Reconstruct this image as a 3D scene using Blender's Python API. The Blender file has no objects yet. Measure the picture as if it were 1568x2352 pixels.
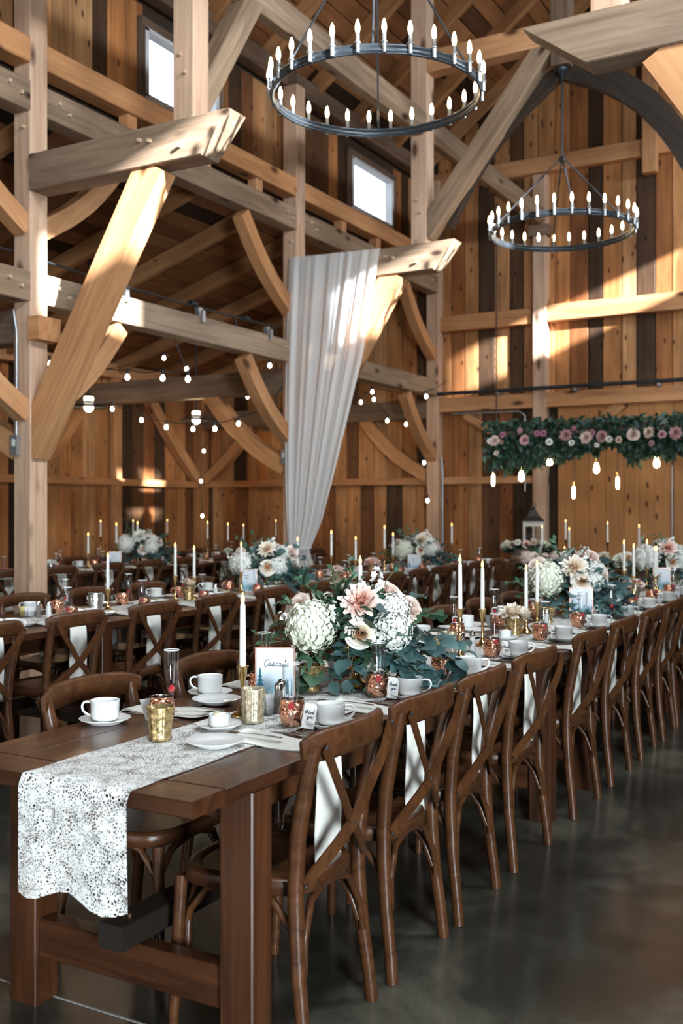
import bpy, math, random
from mathutils import Vector, Matrix
R = random.Random(7)
pi = math.pi
C = bpy.context.scene.collection
SC = bpy.context.scene

# ------------------------------------------------------------------ camera
YAW = math.radians(29.3)
cam = bpy.data.cameras.new('camera')
cam.sensor_width = 36; cam.lens = 36 * 2364 / 2352; cam.shift_y = -0.0026
cam.dof.use_dof = True; cam.dof.focus_distance = 3.9; cam.dof.aperture_fstop = 3.4
co = bpy.data.objects.new('camera', cam); C.objects.link(co)
co.location = (0, 0, 1.48); co.rotation_euler = (pi / 2, 0, YAW)
SC.camera = co
# ------------------------------------------------------------------ sky, sun, daylight, exposure
W = bpy.data.worlds.new('sky'); SC.world = W; W.use_nodes = True
W.node_tree.nodes['Background'].inputs[0].default_value = (.80, .90, 1, 1)
W.node_tree.nodes['Background'].inputs[1].default_value = 2.6
sun = bpy.data.lights.new('sun', 'SUN'); sun.energy = 48; sun.angle = .025; sun.color = (.88, .94, 1)
so = bpy.data.objects.new('sun', sun); C.objects.link(so)
so.rotation_euler = Vector((-1, .38, -.37)).to_track_quat('-Z', 'Y').to_euler()
def area(name, loc, to, sx, sy, power, col):
    l = bpy.data.lights.new(name, 'AREA'); l.shape = 'RECTANGLE'; l.size = sx; l.size_y = sy
    l.energy = power; l.color = col
    o = bpy.data.objects.new(name, l); C.objects.link(o); o.location = loc
    o.rotation_euler = (Vector(to) - Vector(loc)).to_track_quat('-Z', 'Y').to_euler()
    return o
area('daylight_side_door', (4.62, -2.4, 1.75), (-1.8, 3.6, 1.5), 1.7, 2.3, 1000, (.80, .92, 1))
area('back_fill_light', (-3.3, -5.85, 2.1), (-3.6, 6, 2.6), 4.2, 3.6, 70, (.9, .96, 1))  # added fill light behind the camera, set at an unseen back opening
for yy, pw in ((.25, 260), (4.5, 260), (8.8, 150), (13.2, 130)):
    area('daylight_clerestory', (.25, yy, 6.05), (-4.5, yy + .6, 2.4), 1.25, .6, pw, (.84, .93, 1))
SC.view_settings.view_transform = 'Standard'; SC.view_settings.look = 'None'
SC.view_settings.exposure = 0.0; SC.view_settings.gamma = 1; SC.view_settings.use_curve_mapping = False
SC.cycles.max_bounces = 7; SC.cycles.transparent_max_bounces = 10
SC.cycles.sample_clamp_indirect = 4; SC.cycles.use_denoising = True
SC.cycles.caustics_reflective = False; SC.cycles.caustics_refractive = False

# ------------------------------------------------------------------ materials
def mat(name):
    m = bpy.data.materials.new(name); m.use_nodes = True
    nt = m.node_tree; b = nt.nodes['Principled BSDF']
    return m, nt, b
def N(nt, t, **kw):
    n = nt.nodes.new(t)
    for k, v in kw.items():
        if k in n.inputs: n.inputs[k].default_value = v
        else: setattr(n, k, v)
    return n
def ramp(nt, stops, interp='LINEAR'):
    r = nt.nodes.new('ShaderNodeValToRGB'); e = r.color_ramp.elements
    r.color_ramp.interpolation = interp
    while len(e) < len(stops): e.new(.5)
    for i, (p, c) in enumerate(stops):
        e[i].position = p; e[i].color = (*c, 1) if len(c) == 3 else c
    return r
def plain(name, col, rough=.5, metal=0, **kw):
    m, nt, b = mat(name)
    b.inputs['Base Color'].default_value = (*col, 1); b.inputs['Roughness'].default_value = rough
    b.inputs['Metallic'].default_value = metal
    for k, v in kw.items(): b.inputs[k].default_value = v
    return m
def noisy(name, c1, c2, scale, rough=.5, metal=0, bump=0, bscale=None, tex='NOISE', rnd=0):
    m, nt, b = mat(name); L = nt.links
    tc = N(nt, 'ShaderNodeTexCoord')
    n = N(nt, 'ShaderNodeTexNoise', Scale=scale, Detail=4)
    L.new(tc.outputs['Object'], n.inputs['Vector'])
    r = ramp(nt, [(.3, c1), (.7, c2)]); L.new(n.outputs['Fac'], r.inputs[0])
    out = r.outputs[0]
    if rnd:
        oi = N(nt, 'ShaderNodeObjectInfo'); mr = N(nt, 'ShaderNodeMapRange')
        mr.inputs[3].default_value = 1 - rnd; mr.inputs[4].default_value = 1 + rnd
        L.new(oi.outputs['Random'], mr.inputs[0])
        hs = N(nt, 'ShaderNodeHueSaturation'); L.new(mr.outputs[0], hs.inputs['Value']); L.new(out, hs.inputs['Color']); out = hs.outputs[0]
    L.new(out, b.inputs['Base Color'])
    b.inputs['Roughness'].default_value = rough; b.inputs['Metallic'].default_value = metal
    if bump:
        if tex == 'VORONOI':
            v = N(nt, 'ShaderNodeTexVoronoi', Scale=bscale or scale); src = v.outputs['Distance']
        else:
            v = N(nt, 'ShaderNodeTexNoise', Scale=bscale or scale, Detail=3); src = v.outputs['Fac']
        L.new(tc.outputs['Object'], v.inputs['Vector'])
        bp = N(nt, 'ShaderNodeBump', Strength=bump, Distance=.01); L.new(src, bp.inputs['Height']); L.new(bp.outputs[0], b.inputs['Normal'])
    return m
def wood(name, c1, c2, stops, rough=.62, knots=.075, spec=.3, grain=1.0, vary=.22, coat=0, flat=False):
    """grain runs along local X; stops = per-object tint ramp multiplied on the grain colour"""
    m, nt, b = mat(name); L = nt.links
    tc = N(nt, 'ShaderNodeTexCoord'); oi = N(nt, 'ShaderNodeObjectInfo')
    sc = N(nt, 'ShaderNodeVectorMath', operation='SCALE'); sc.inputs[0].default_value = (31, 17, 53); L.new(oi.outputs['Random'], sc.inputs['Scale'])
    ad = N(nt, 'ShaderNodeVectorMath', operation='ADD'); L.new(tc.outputs['Object'], ad.inputs[0]); L.new(sc.outputs[0], ad.inputs[1])
    mp = N(nt, 'ShaderNodeMapping'); mp.inputs['Scale'].default_value = (.55 * grain, 9 * grain, 9 * grain); L.new(ad.outputs[0], mp.inputs[0])
    n = N(nt, 'ShaderNodeTexNoise', Scale=1.6, Detail=5, Roughness=.6, Distortion=.9); L.new(mp.outputs[0], n.inputs['Vector'])
    r = ramp(nt, [(.28, c1), (.68, c2)]); L.new(n.outputs['Fac'], r.inputs[0])
    # knots
    mk = N(nt, 'ShaderNodeMapping'); mk.inputs['Scale'].default_value = (1.5, 3.6, 3.6); L.new(ad.outputs[0], mk.inputs[0])
    vo = N(nt, 'ShaderNodeTexVoronoi', Scale=1.0); vo.voronoi_dimensions = '2D' if flat else '3D'; L.new(mk.outputs[0], vo.inputs['Vector'])
    kr = ramp(nt, [(knots * .45, (1, 1, 1)), (knots * 1.3, (0, 0, 0))]); L.new(vo.outputs['Distance'], kr.inputs[0])
    mx = N(nt, 'ShaderNodeMix', data_type='RGBA'); L.new(kr.outputs[0], mx.inputs['Factor']); L.new(r.outputs[0], mx.inputs['A'])
    mx.inputs['B'].default_value = (c1[0] * .22, c1[1] * .18, c1[2] * .16, 1)
    # per piece tint + large blotches
    tr = ramp(nt, stops); L.new(oi.outputs['Random'], tr.inputs[0])
    ml = N(nt, 'ShaderNodeMix', data_type='RGBA', blend_type='MULTIPLY'); ml.inputs['Factor'].default_value = 1
    L.new(mx.outputs['Result'], ml.inputs['A']); L.new(tr.outputs[0], ml.inputs['B'])
    n2 = N(nt, 'ShaderNodeTexNoise', Scale=1.1, Detail=3)
    m2 = N(nt, 'ShaderNodeMapping'); m2.inputs['Scale'].default_value = (.8, 2.5, 2.5); L.new(ad.outputs[0], m2.inputs[0]); L.new(m2.outputs[0], n2.inputs['Vector'])
    mr = N(nt, 'ShaderNodeMapRange'); mr.inputs[1].default_value = .3; mr.inputs[2].default_value = .7; mr.inputs[3].default_value = 1 - vary; mr.inputs[4].default_value = 1 + vary
    L.new(n2.outputs['Fac'], mr.inputs[0])
    hs = N(nt, 'ShaderNodeHueSaturation'); L.new(mr.outputs[0], hs.inputs['Value']); L.new(ml.outputs['Result'], hs.inputs['Color'])
    L.new(hs.outputs[0], b.inputs['Base Color'])
    b.inputs['Roughness'].default_value = rough; b.inputs['Specular IOR Level'].default_value = spec
    b.inputs['Coat Weight'].default_value = coat; b.inputs['Coat Roughness'].default_value = .2
    bp = N(nt, 'ShaderNodeBump', Strength=.25, Distance=.01); L.new(n.outputs['Fac'], bp.inputs['Height']); L.new(bp.outputs[0], b.inputs['Normal'])
    return m
def emis(name, col, s):
    m = bpy.data.materials.new(name); m.use_nodes = True; nt = m.node_tree
    nt.nodes.remove(nt.nodes['Principled BSDF'])
    e = N(nt, 'ShaderNodeEmission'); e.inputs[0].default_value = (*col, 1); e.inputs[1].default_value = s
    nt.links.new(e.outputs[0], nt.nodes['Material Output'].inputs[0]); return m
def thin_glass(name, tint=(1, 1, 1), refl=1.0, edge=.9):
    m = bpy.data.materials.new(name); m.use_nodes = True; nt = m.node_tree; L = nt.links
    nt.nodes.remove(nt.nodes['Principled BSDF'])
    t = N(nt, 'ShaderNodeBsdfTransparent'); t.inputs[0].default_value = (*tint, 1)
    g = N(nt, 'ShaderNodeBsdfGlossy'); g.inputs['Roughness'].default_value = .03
    lw = N(nt, 'ShaderNodeLayerWeight'); lw.inputs[0].default_value = .5
    er = ramp(nt, [(0, tint), (.55, tint), (1, tuple(c * edge for c in tint))]); L.new(lw.outputs['Facing'], er.inputs[0]); L.new(er.outputs[0], t.inputs[0])
    p5 = N(nt, 'ShaderNodeMath', operation='POWER'); p5.inputs[1].default_value = 2.2; L.new(lw.outputs['Facing'], p5.inputs[0])
    pw = N(nt, 'ShaderNodeMath', operation='MULTIPLY_ADD'); pw.inputs[1].default_value = .45 * refl; pw.inputs[2].default_value = .05 * refl; L.new(p5.outputs[0], pw.inputs[0])
    mx = N(nt, 'ShaderNodeMixShader'); L.new(pw.outputs[0], mx.inputs[0]); L.new(t.outputs[0], mx.inputs[1]); L.new(g.outputs[0], mx.inputs[2])
    L.new(mx.outputs[0], nt.nodes['Material Output'].inputs[0]); return m

MT = {}
BOARD_TINT = [(0, (1.12, 1.12, 1.10)), (.14, (1.02, .95, .85)), (.36, (1.0, .84, .64)), (.52, (.86, .66, .46)), (.66, (.62, .43, .30)), (.76, (.42, .33, .27)), (.84, (.17, .165, .165)), (1, (.08, .08, .085))]
MT['board'] = wood('barn_board', (.30, .135, .056), (.52, .285, .135), BOARD_TINT, vary=.32, flat=True, knots=.062)
MT['door_board'] = wood('smooth_pine_board', (.46, .205, .072), (.58, .285, .115), [(0, (1, 1, 1)), (1, (.82, .78, .74))], vary=.14, knots=.075, flat=True)
MT['roof'] = wood('roof_plank', (.19, .085, .034), (.32, .16, .075), [(0, (1, .9, .8)), (.5, (.85, .7, .55)), (.8, (.5, .4, .34)), (.86, (.09, .09, .1)), (1, (.06, .06, .07))], knots=.05)
MT['fresh'] = wood('honey_timber', (.42, .195, .084), (.62, .335, .165), [(0, (1, 1, 1)), (.6, (.95, .88, .8)), (1, (.85, .76, .66))], vary=.15, knots=.15)
MT['post'] = wood('pale_post_timber', (.47, .285, .185), (.68, .475, .345), [(0, (1, 1, 1)), (1, (.88, .82, .75))], vary=.15, knots=.15)
MT['grey'] = wood('weathered_timber', (.20, .135, .09), (.40, .295, .21), [(0, (1, 1, 1)), (.6, (.9, .84, .76)), (1, (.75, .7, .66))], vary=.25, knots=.13)
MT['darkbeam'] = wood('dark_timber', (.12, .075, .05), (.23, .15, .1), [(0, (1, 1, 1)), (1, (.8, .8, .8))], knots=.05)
MT['shaded_beam'] = wood('shaded_timber', (.016, .011, .008), (.045, .030, .021), [(0, (1, 1, 1)), (1, (.8, .8, .8))], knots=.03)  # near-black colour paints in the shade the arch braces stand in
MT['rafter'] = wood('rafter_timber', (.35, .175, .075), (.52, .29, .14), [(0, (1, .95, .9)), (.6, (.8, .7, .6)), (1, (.6, .5, .42))], knots=.05)
MT['table'] = wood('stained_table_wood', (.022, .0072, .003), (.098, .034, .0125), [(0, (1, 1, 1)), (1, (.78, .74, .7))], rough=.33, spec=.5, knots=.15, coat=.2)
MT['chair'] = wood('chair_beech', (.048, .0172, .0066), (.112, .043, .0155), [(0, (1, 1, 1)), (1, (.85, .82, .8))], rough=.36, spec=.35, knots=.0, grain=1.5, vary=.12, coat=.1)
MT['barrel'] = wood('barrel_oak', (.36, .29, .21), (.50, .42, .32), [(0, (1, 1, 1)), (1, (.75, .7, .66))], knots=.02)
MT['backing'] = plain('shadow_gap_backing', (.05, .032, .02), .9)
MT['peg'] = plain('oak_peg', (.55, .40, .27), .6)
MT['concrete_curb'] = noisy('concrete_curb', (.26, .25, .23), (.36, .34, .31), 6, .8)
MT['ceramic'] = plain('white_china', (.82, .82, .80), .12)
MT['napkin'] = noisy('ivory_linen', (.74, .72, .64), (.82, .80, .73), 120, .85, bump=.15, bscale=400)
MT['paper'] = plain('card_paper', (.80, .79, .75), .7)
MT['kraft'] = plain('kraft_card', (.52, .36, .25), .8)
MT['copper'] = noisy('hammered_copper', (.88, .40, .25), (.96, .52, .36), 20, .22, 1, bump=.4, bscale=85, tex='VORONOI')
MT['rosegold'] = plain('rose_gold_frame', (.72, .40, .30), .35, .8)
MT['blackened'] = plain('blackened_wood', (.016, .010, .007), .5)
MT['copper_in'] = plain('mug_lining', (.35, .30, .28), .25, 1)
MT['brass'] = noisy('polished_brass', (.75, .50, .20), (.88, .64, .30), 30, .17, 1)
MT['steel'] = plain('cutlery_steel', (.72, .72, .72), .15, 1)
MT['iron'] = noisy('black_iron', (.035, .042, .05), (.06, .07, .08), 8, .35, .6)
MT['cable'] = plain('black_cable', (.02, .02, .022), .5)
MT['galv'] = plain('galvanised_conduit', (.42, .45, .48), .4, .8)
MT['goldglass'] = noisy('mercury_glass', (.15, .085, .03), (.66, .48, .22), 55, .22, .6, bump=.2, bscale=60)
MT['palegold'] = noisy('pale_mercury_glass', (.28, .22, .13), (.74, .65, .46), 60, .22, .45, bump=.2, bscale=60)
MT['silverglass'] = noisy('silver_mercury_glass', (.35, .36, .32), (.85, .85, .78), 45, .12, .85, bump=.4, bscale=50)
MT['glass'] = thin_glass('clear_glass', (.98, .99, .99), 1.7, .62)
MT['winglass'] = thin_glass('window_glass', (.98, .99, 1), .5, 1)
MT['winframe'] = plain('white_window_frame', (.75, .77, .78), .5)
MT['berry'] = noisy('raspberry_red', (.55, .015, .03), (.75, .04, .06), 60, .4)
MT['wax'] = plain('candle_wax', (.88, .86, .80), .4, **{'Emission Color': (.9, .85, .75, 1), 'Emission Strength': 0})
MT['flame'] = emis('candle_flame', (1, .62, .20), 4.5)
MT['bulb'] = emis('lit_filament_bulb', (1, .74, .42), 18)
MT['whitebulb'] = emis('lit_lamp_glass', (1, .9, .72), 9)
MT['black'] = plain('black_paint', (.018, .018, .02), .45)
MT['whitepaint'] = plain('distressed_white_paint', (.62, .58, .52), .6)
MT['ink'] = plain('navy_ink', (.02, .03, .06), .7)
MT['tree_ink'] = plain('watercolour_tree', (.03, .13, .19), .8)
MT['packet'] = plain('yellow_sugar_packet', (.75, .62, .22), .6)
MT['whitepacket'] = plain('white_sugar_packet', (.8, .8, .8), .6)
MT['salt'] = plain('salt_in_glass', (.75, .75, .74), .4)
MT['pepper'] = plain('pepper_in_glass', (.16, .14, .12), .4)
MT['cream_petal'] = noisy('cream_petal', (.78, .66, .46), (.88, .80, .65), 30, .6)
MT['white_petal'] = noisy('white_petal', (.80, .80, .72), (.88, .88, .84), 25, .6)
MT['green_petal'] = noisy('greenish_white_petal', (.76, .78, .58), (.88, .89, .78), 14, .6)
MT['blush_petal'] = noisy('blush_petal', (.78, .58, .49), (.88, .74, .66), 18, .6)
MT['pink_petal'] = noisy('pink_dahlia_petal', (.86, .50, .40), (.92, .72, .62), 16, .6)
MT['rose_petal'] = noisy('dusky_pink_petal', (.55, .28, .30), (.70, .44, .42), 16, .6)
MT['mauve_petal'] = noisy('mauve_petal', (.50, .18, .30), (.62, .30, .42), 16, .6)
MT['peach'] = plain('peach_petal_heart', (.75, .30, .16), .6)
MT['euc'] = noisy('eucalyptus_leaf', (.035, .085, .085), (.085, .16, .155), 9, .5, rnd=.35)
MT['darkleaf'] = noisy('dark_green_leaf', (.018, .055, .035), (.045, .105, .07), 9, .5, rnd=.35)
MT['ruscus'] = noisy('ruscus_leaf', (.03, .085, .045), (.06, .14, .075), 9, .45, rnd=.3)
MT['dusty'] = noisy('dusty_miller_leaf', (.32, .38, .36), (.45, .50, .48), 20, .8, rnd=.1)
MT['stem'] = plain('plant_stem', (.16, .17, .08), .6)
MT['ribbon'] = plain('blush_ribbon', (.62, .42, .34), .6)
MT['redwire'] = plain('rusty_chain', (.10, .045, .03), .5)

def floor_mat():
    m, nt, b = mat('polished_concrete'); L = nt.links
    tc = N(nt, 'ShaderNodeTexCoord')
    n1 = N(nt, 'ShaderNodeTexNoise', Scale=1.3, Detail=7, Roughness=.62, Distortion=.4); L.new(tc.outputs['Object'], n1.inputs['Vector'])
    r = ramp(nt, [(.30, (.012, .0125, .0105)), (.50, (.033, .032, .025)), (.72, (.13, .12, .088))]); L.new(n1.outputs['Fac'], r.inputs[0])
    n3 = N(nt, 'ShaderNodeTexNoise', Scale=22, Detail=5, Roughness=.7); L.new(tc.outputs['Object'], n3.inputs['Vector'])
    mr0 = N(nt, 'ShaderNodeMapRange'); mr0.inputs[3].default_value = .75; mr0.inputs[4].default_value = 1.25; L.new(n3.outputs['Fac'], mr0.inputs[0])
    hs = N(nt, 'ShaderNodeHueSaturation'); L.new(mr0.outputs[0], hs.inputs['Value']); L.new(r.outputs[0], hs.inputs['Color'])
    L.new(hs.outputs[0], b.inputs['Base Color'])
    n2 = N(nt, 'ShaderNodeTexNoise', Scale=3, Detail=6); L.new(tc.outputs['Object'], n2.inputs['Vector'])
    mr = N(nt, 'ShaderNodeMapRange'); mr.inputs[3].default_value = .12; mr.inputs[4].default_value = .30; L.new(n2.outputs['Fac'], mr.inputs[0]); L.new(mr.outputs[0], b.inputs['Roughness'])
    b.inputs['Specular IOR Level'].default_value = .5
    return m
MT['floor'] = floor_mat()
def lace_mat():
    m, nt, b = mat('white_lace'); L = nt.links
    tc = N(nt, 'ShaderNodeTexCoord')
    nd = N(nt, 'ShaderNodeTexNoise', Scale=14, Detail=2); L.new(tc.outputs['Object'], nd.inputs['Vector'])
    av = N(nt, 'ShaderNodeVectorMath', operation='MULTIPLY_ADD'); av.inputs[1].default_value = (.05, .05, .05); L.new(nd.outputs['Color'], av.inputs[0]); L.new(tc.outputs['Object'], av.inputs[2])
    v = N(nt, 'ShaderNodeTexVoronoi', Scale=145, feature='DISTANCE_TO_EDGE'); L.new(av.outputs[0], v.inputs['Vector'])
    v2 = N(nt, 'ShaderNodeTexVoronoi', Scale=24); L.new(av.outputs[0], v2.inputs['Vector'])
    fl = N(nt, 'ShaderNodeMath', operation='SUBTRACT'); fl.inputs[0].default_value = .62; L.new(v2.outputs['Distance'], fl.inputs[1])   # dense flower centres
    th = N(nt, 'ShaderNodeMath', operation='MULTIPLY_ADD'); th.inputs[1].default_value = .26; th.inputs[2].default_value = .168; L.new(fl.outputs[0], th.inputs[0])
    lt = N(nt, 'ShaderNodeMath', operation='LESS_THAN'); L.new(v.outputs['Distance'], lt.inputs[0]); L.new(th.outputs[0], lt.inputs[1])
    L.new(lt.outputs[0], b.inputs['Alpha'])
    b.inputs['Base Color'].default_value = (.80, .79, .75, 1); b.inputs['Roughness'].default_value = .85
    return m
MT['lace'] = lace_mat()
def sheer_mat():
    m = bpy.data.materials.new('sheer_white_voile'); m.use_nodes = True; nt = m.node_tree; L = nt.links
    b = nt.nodes['Principled BSDF']; b.inputs['Base Color'].default_value = (.95, .95, .94, 1); b.inputs['Roughness'].default_value = .8
    tl = N(nt, 'ShaderNodeBsdfTranslucent'); tl.inputs[0].default_value = (.94, .94, .93, 1)
    tr = N(nt, 'ShaderNodeBsdfTransparent')
    m1 = N(nt, 'ShaderNodeMixShader'); m1.inputs[0].default_value = .4; L.new(b.outputs[0], m1.inputs[1]); L.new(tl.outputs[0], m1.inputs[2])
    m2 = N(nt, 'ShaderNodeMixShader'); m2.inputs[0].default_value = .07; L.new(m1.outputs[0], m2.inputs[1]); L.new(tr.outputs[0], m2.inputs[2])
    L.new(m2.outputs[0], nt.nodes['Material Output'].inputs[0]); return m
MT['sheer'] = sheer_mat()
def print_mat():
    m, nt, b = mat('watercolour_print'); L = nt.links
    tc = N(nt, 'ShaderNodeTexCoord'); sp = N(nt, 'ShaderNodeSeparateXYZ'); L.new(tc.outputs['Object'], sp.inputs[0])
    n = N(nt, 'ShaderNodeTexNoise', Scale=28, Detail=5); L.new(tc.outputs['Object'], n.inputs['Vector'])
    a = N(nt, 'ShaderNodeMath', operation='MULTIPLY_ADD'); a.inputs[1].default_value = .085; L.new(n.outputs['Fac'], a.inputs[0]); L.new(sp.outputs['Z'], a.inputs[2])
    r = ramp(nt, [(.05, (.66, .72, .76)), (.085, (.20, .38, .46)), (.115, (.42, .58, .66)), (.135, (.62, .70, .76)), (.17, (.74, .77, .80))]); L.new(a.outputs[0], r.inputs[0])
    L.new(r.outputs[0], b.inputs['Base Color']); b.inputs['Roughness'].default_value = .5
    return m
MT['print'] = print_mat()

# ------------------------------------------------------------------ mesh building
class MB:
    def __init__(s): s.v = []; s.f = []; s.sm = []
    def add(s, vs, fs, smooth=False):
        o = len(s.v); s.v += [tuple(v) for v in vs]
        for f in fs: s.f.append([i + o for i in f]); s.sm.append(smooth)
        return s
    def box(s, c, d):
        x, y, z = c; a, b, e = d[0] / 2, d[1] / 2, d[2] / 2
        vs = [(x + i * a, y + j * b, z + k * e) for k in (-1, 1) for j in (-1, 1) for i in (-1, 1)]
        return s.add(vs, [(0, 2, 3, 1), (4, 5, 7, 6), (0, 1, 5, 4), (2, 6, 7, 3), (0, 4, 6, 2), (1, 3, 7, 5)])
    def hex(s, vs): return s.add(vs, [(0, 2, 3, 1), (4, 5, 7, 6), (0, 1, 5, 4), (2, 6, 7, 3), (0, 4, 6, 2), (1, 3, 7, 5)])
    def sweep(s, pts, sec, ups=None, smooth=True, caps=True, scale=None, closed=False):
        """sweep a closed 2D section (list of (a,b)) along pts; a goes along side, b along up"""
        n = len(pts); m = len(sec); P = [Vector(p) for p in pts]; vs = []
        prev = None
        for i in range(n):
            if closed: t = P[(i + 1) % n] - P[i - 1]
            else: t = P[min(i + 1, n - 1)] - P[max(i - 1, 0)]
            t.normalize()
            if ups is not None: u = Vector(ups[i] if isinstance(ups, list) else ups)
            else:
                u = prev if prev is not None else (Vector((0, 0, 1)) if abs(t.z) < .9 else Vector((1, 0, 0)))
            sd = t.cross(u)
            if sd.length < 1e-6: sd = t.cross(Vector((0, 1, 0)))
            sd.normalize(); u = sd.cross(t); prev = u
            k = scale[i] if scale else 1
            for a, b in sec: vs.append(P[i] + sd * a * k + u * b * k)
        fs = []
        for i in range(n if closed else n - 1):
            j = (i + 1) % n
            for q in range(m):
                r = (q + 1) % m
                fs.append((i * m + q, i * m + r, j * m + r, j * m + q))
        s.add(vs, fs, smooth)
        if caps and not closed: s.add([vs[i] for i in range(m)], [tuple(range(m))[::-1]]); s.add([vs[-m + i] for i in range(m)], [tuple(range(m))])
        return s
    def tube(s, pts, r, seg=8, scale=None, closed=False, caps=True):
        sec = [(r * math.cos(2 * pi * i / seg), r * math.sin(2 * pi * i / seg)) for i in range(seg)]
        return s.sweep(pts, sec, scale=scale, closed=closed, caps=caps)
    def lathe(s, prof, seg=20, c=(0, 0, 0), flute=0, nfl=12):
        vs = []; fs = []; n = len(prof)
        for r, z in prof:
            for i in range(seg):
                a = 2 * pi * i / seg
                k = 1 + (flute * math.cos(a * nfl) if flute else 0)
                vs.append((c[0] + r * k * math.cos(a), c[1] + r * k * math.sin(a), c[2] + z))
        for j in range(n - 1):
            for i in range(seg):
                i2 = (i + 1) % seg
                fs.append((j * seg + i, j * seg + i2, (j + 1) * seg + i2, (j + 1) * seg + i))
        return s.add(vs, fs, True)
    def ball(s, c, r, seg=10, rings=7, sq=(1, 1, 1)):
        pr = []
        vs = []; fs = []
        for j in range(rings + 1):
            t = pi * j / rings
            for i in range(seg):
                a = 2 * pi * i / seg
                vs.append((c[0] + r * sq[0] * math.sin(t) * math.cos(a), c[1] + r * sq[1] * math.sin(t) * math.sin(a), c[2] - r * sq[2] * math.cos(t)))
        for j in range(rings):
            for i in range(seg):
                i2 = (i + 1) % seg; fs.append((j * seg + i, j * seg + i2, (j + 1) * seg + i2, (j + 1) * seg + i))
        return s.add(vs, fs, True)
    def xf(s, M):
        s.v = [tuple(M @ Vector(v)) for v in s.v]; return s
    def join(s, o, M=None):
        return s.add([tuple(M @ Vector(v)) for v in o.v] if M else o.v, o.f) if True else s
    def joins(s, o, M):
        k = len(s.v); s.v += [tuple(M @ Vector(v)) for v in o.v]
        for f, sm in zip(o.f, o.sm): s.f.append([i + k for i in f]); s.sm.append(sm)
        return s
    def mesh(s, name, m):
        me = bpy.data.meshes.new(name); me.from_pydata(s.v, [], s.f)
        me.polygons.foreach_set('use_smooth', s.sm); me.materials.append(MT[m] if isinstance(m, str) else m)
        me.update(); return me
def obj(name, me, parent=None, loc=None, rot=None, mx=None):
    o = bpy.data.objects.new(name, me); C.objects.link(o)
    if parent is not None: o.parent = parent
    if mx is not None: o.matrix_basis = mx
    if loc is not None: o.location = loc
    if rot is not None: o.rotation_euler = rot
    return o
def build(mb, name, m, parent=None, **kw): return obj(name, mb.mesh(name, m), parent, **kw)
def tag(o, label, cat, group=None, kind=None):
    if label: o['label'] = label
    if cat: o['category'] = cat
    if group: o['group'] = group
    if kind: o['kind'] = kind
    return o
def empty(name, label, cat, loc=(0, 0, 0), rz=0, group=None):
    o = bpy.data.objects.new(name, None); C.objects.link(o); o.location = loc; o.rotation_euler = (0, 0, rz)
    o.empty_display_size = .05
    return tag(o, label, cat, group)
def dup(root):
    r = root.copy(); C.objects.link(r)
    for ch in list(root.children):
        c = ch.copy(); C.objects.link(c); c.parent = r
        for g in list(ch.children):
            d = g.copy(); C.objects.link(d); d.parent = c
    return r
class Kind:
    """first placement uses the thing itself, later ones copies of it and of each of its parts"""
    def __init__(s, root, group): s.root = root; s.used = False; s.group = group; root['group'] = group
    def put(s, loc, rz, label):
        o = s.root if not s.used else dup(s.root)
        s.used = True; o.location = loc; o.rotation_euler = (0, 0, rz); o['label'] = label; o['group'] = s.group
        return o
def frame(p0, p1, wdir):
    p0 = Vector(p0); x = (Vector(p1) - p0); L = x.length; x.normalize()
    y = Vector(wdir); y = (y - x * x.dot(y)).normalized(); z = x.cross(y)
    M = Matrix((x, y, z)).transposed().to_4x4(); M.translation = p0
    return M, L
def beam_mb(L, w, h, c=.008, cut0=0, cut1=0):
    """bevelled baulk along +X; w along Y, h along Z; cut0/cut1 lean the ends"""
    a, b = w / 2, h / 2
    sec = [(-a + c, -b), (a - c, -b), (a, -b + c), (a, b - c), (a - c, b), (-a + c, b), (-a, b - c), (-a, -b + c)]
    mb = MB(); vs = []
    for x, cu in ((0, cut0), (L, cut1)):
        for y, z in sec: vs.append((x + cu * z / b * .5, y, z))
    fs = [(i, (i + 1) % 8, 8 + (i + 1) % 8, 8 + i) for i in range(8)] + [tuple(range(8))[::-1], tuple(range(8, 16))]
    return mb.add(vs, fs)
def timber(name, p0, p1, w, h, wdir, m, label=None, cat=None, group=None, parent=None, cut0=0, cut1=0, c=.008, pegs=(), kind=None):
    M, L = frame(p0, p1, wdir)
    o = obj(name, beam_mb(L, w, h, c, cut0, cut1).mesh(name, m), parent, mx=M)
    if label: tag(o, label, cat, group)
    if kind: o['kind'] = kind
    for px, pz, sgn in pegs:      # pegs stick out of the +-Y face
        pm = MB(); pm.tube([(px, sgn * w * .4, pz), (px, sgn * (w / 2 + .035), pz)], .016, 8)
        obj('peg', pm.mesh('peg', 'peg'), o)
    return o
def curved(name, p0, p1, bulge, w, h, wdir, m, label, cat, group=None, n=9):
    """knee brace: bends towards bulge (vector)"""
    p0 = Vector(p0); p1 = Vector(p1); b = Vector(bulge)
    M, L = frame(p0, p1, wdir); Mi = M.inverted()
    pts = []
    for i in range(n):
        t = i / (n - 1); pts.append(Mi @ (p0.lerp(p1, t) + b * math.sin(pi * t)))
    mb = MB(); a = w / 2; e = h / 2
    mb.sweep(pts, [(-a, -e), (a, -e), (a, e), (-a, e)], ups=(0, 0, 1), smooth=False)
    o = obj(name, mb.mesh(name, m), mx=M); tag(o, label, cat, group); return o

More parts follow.
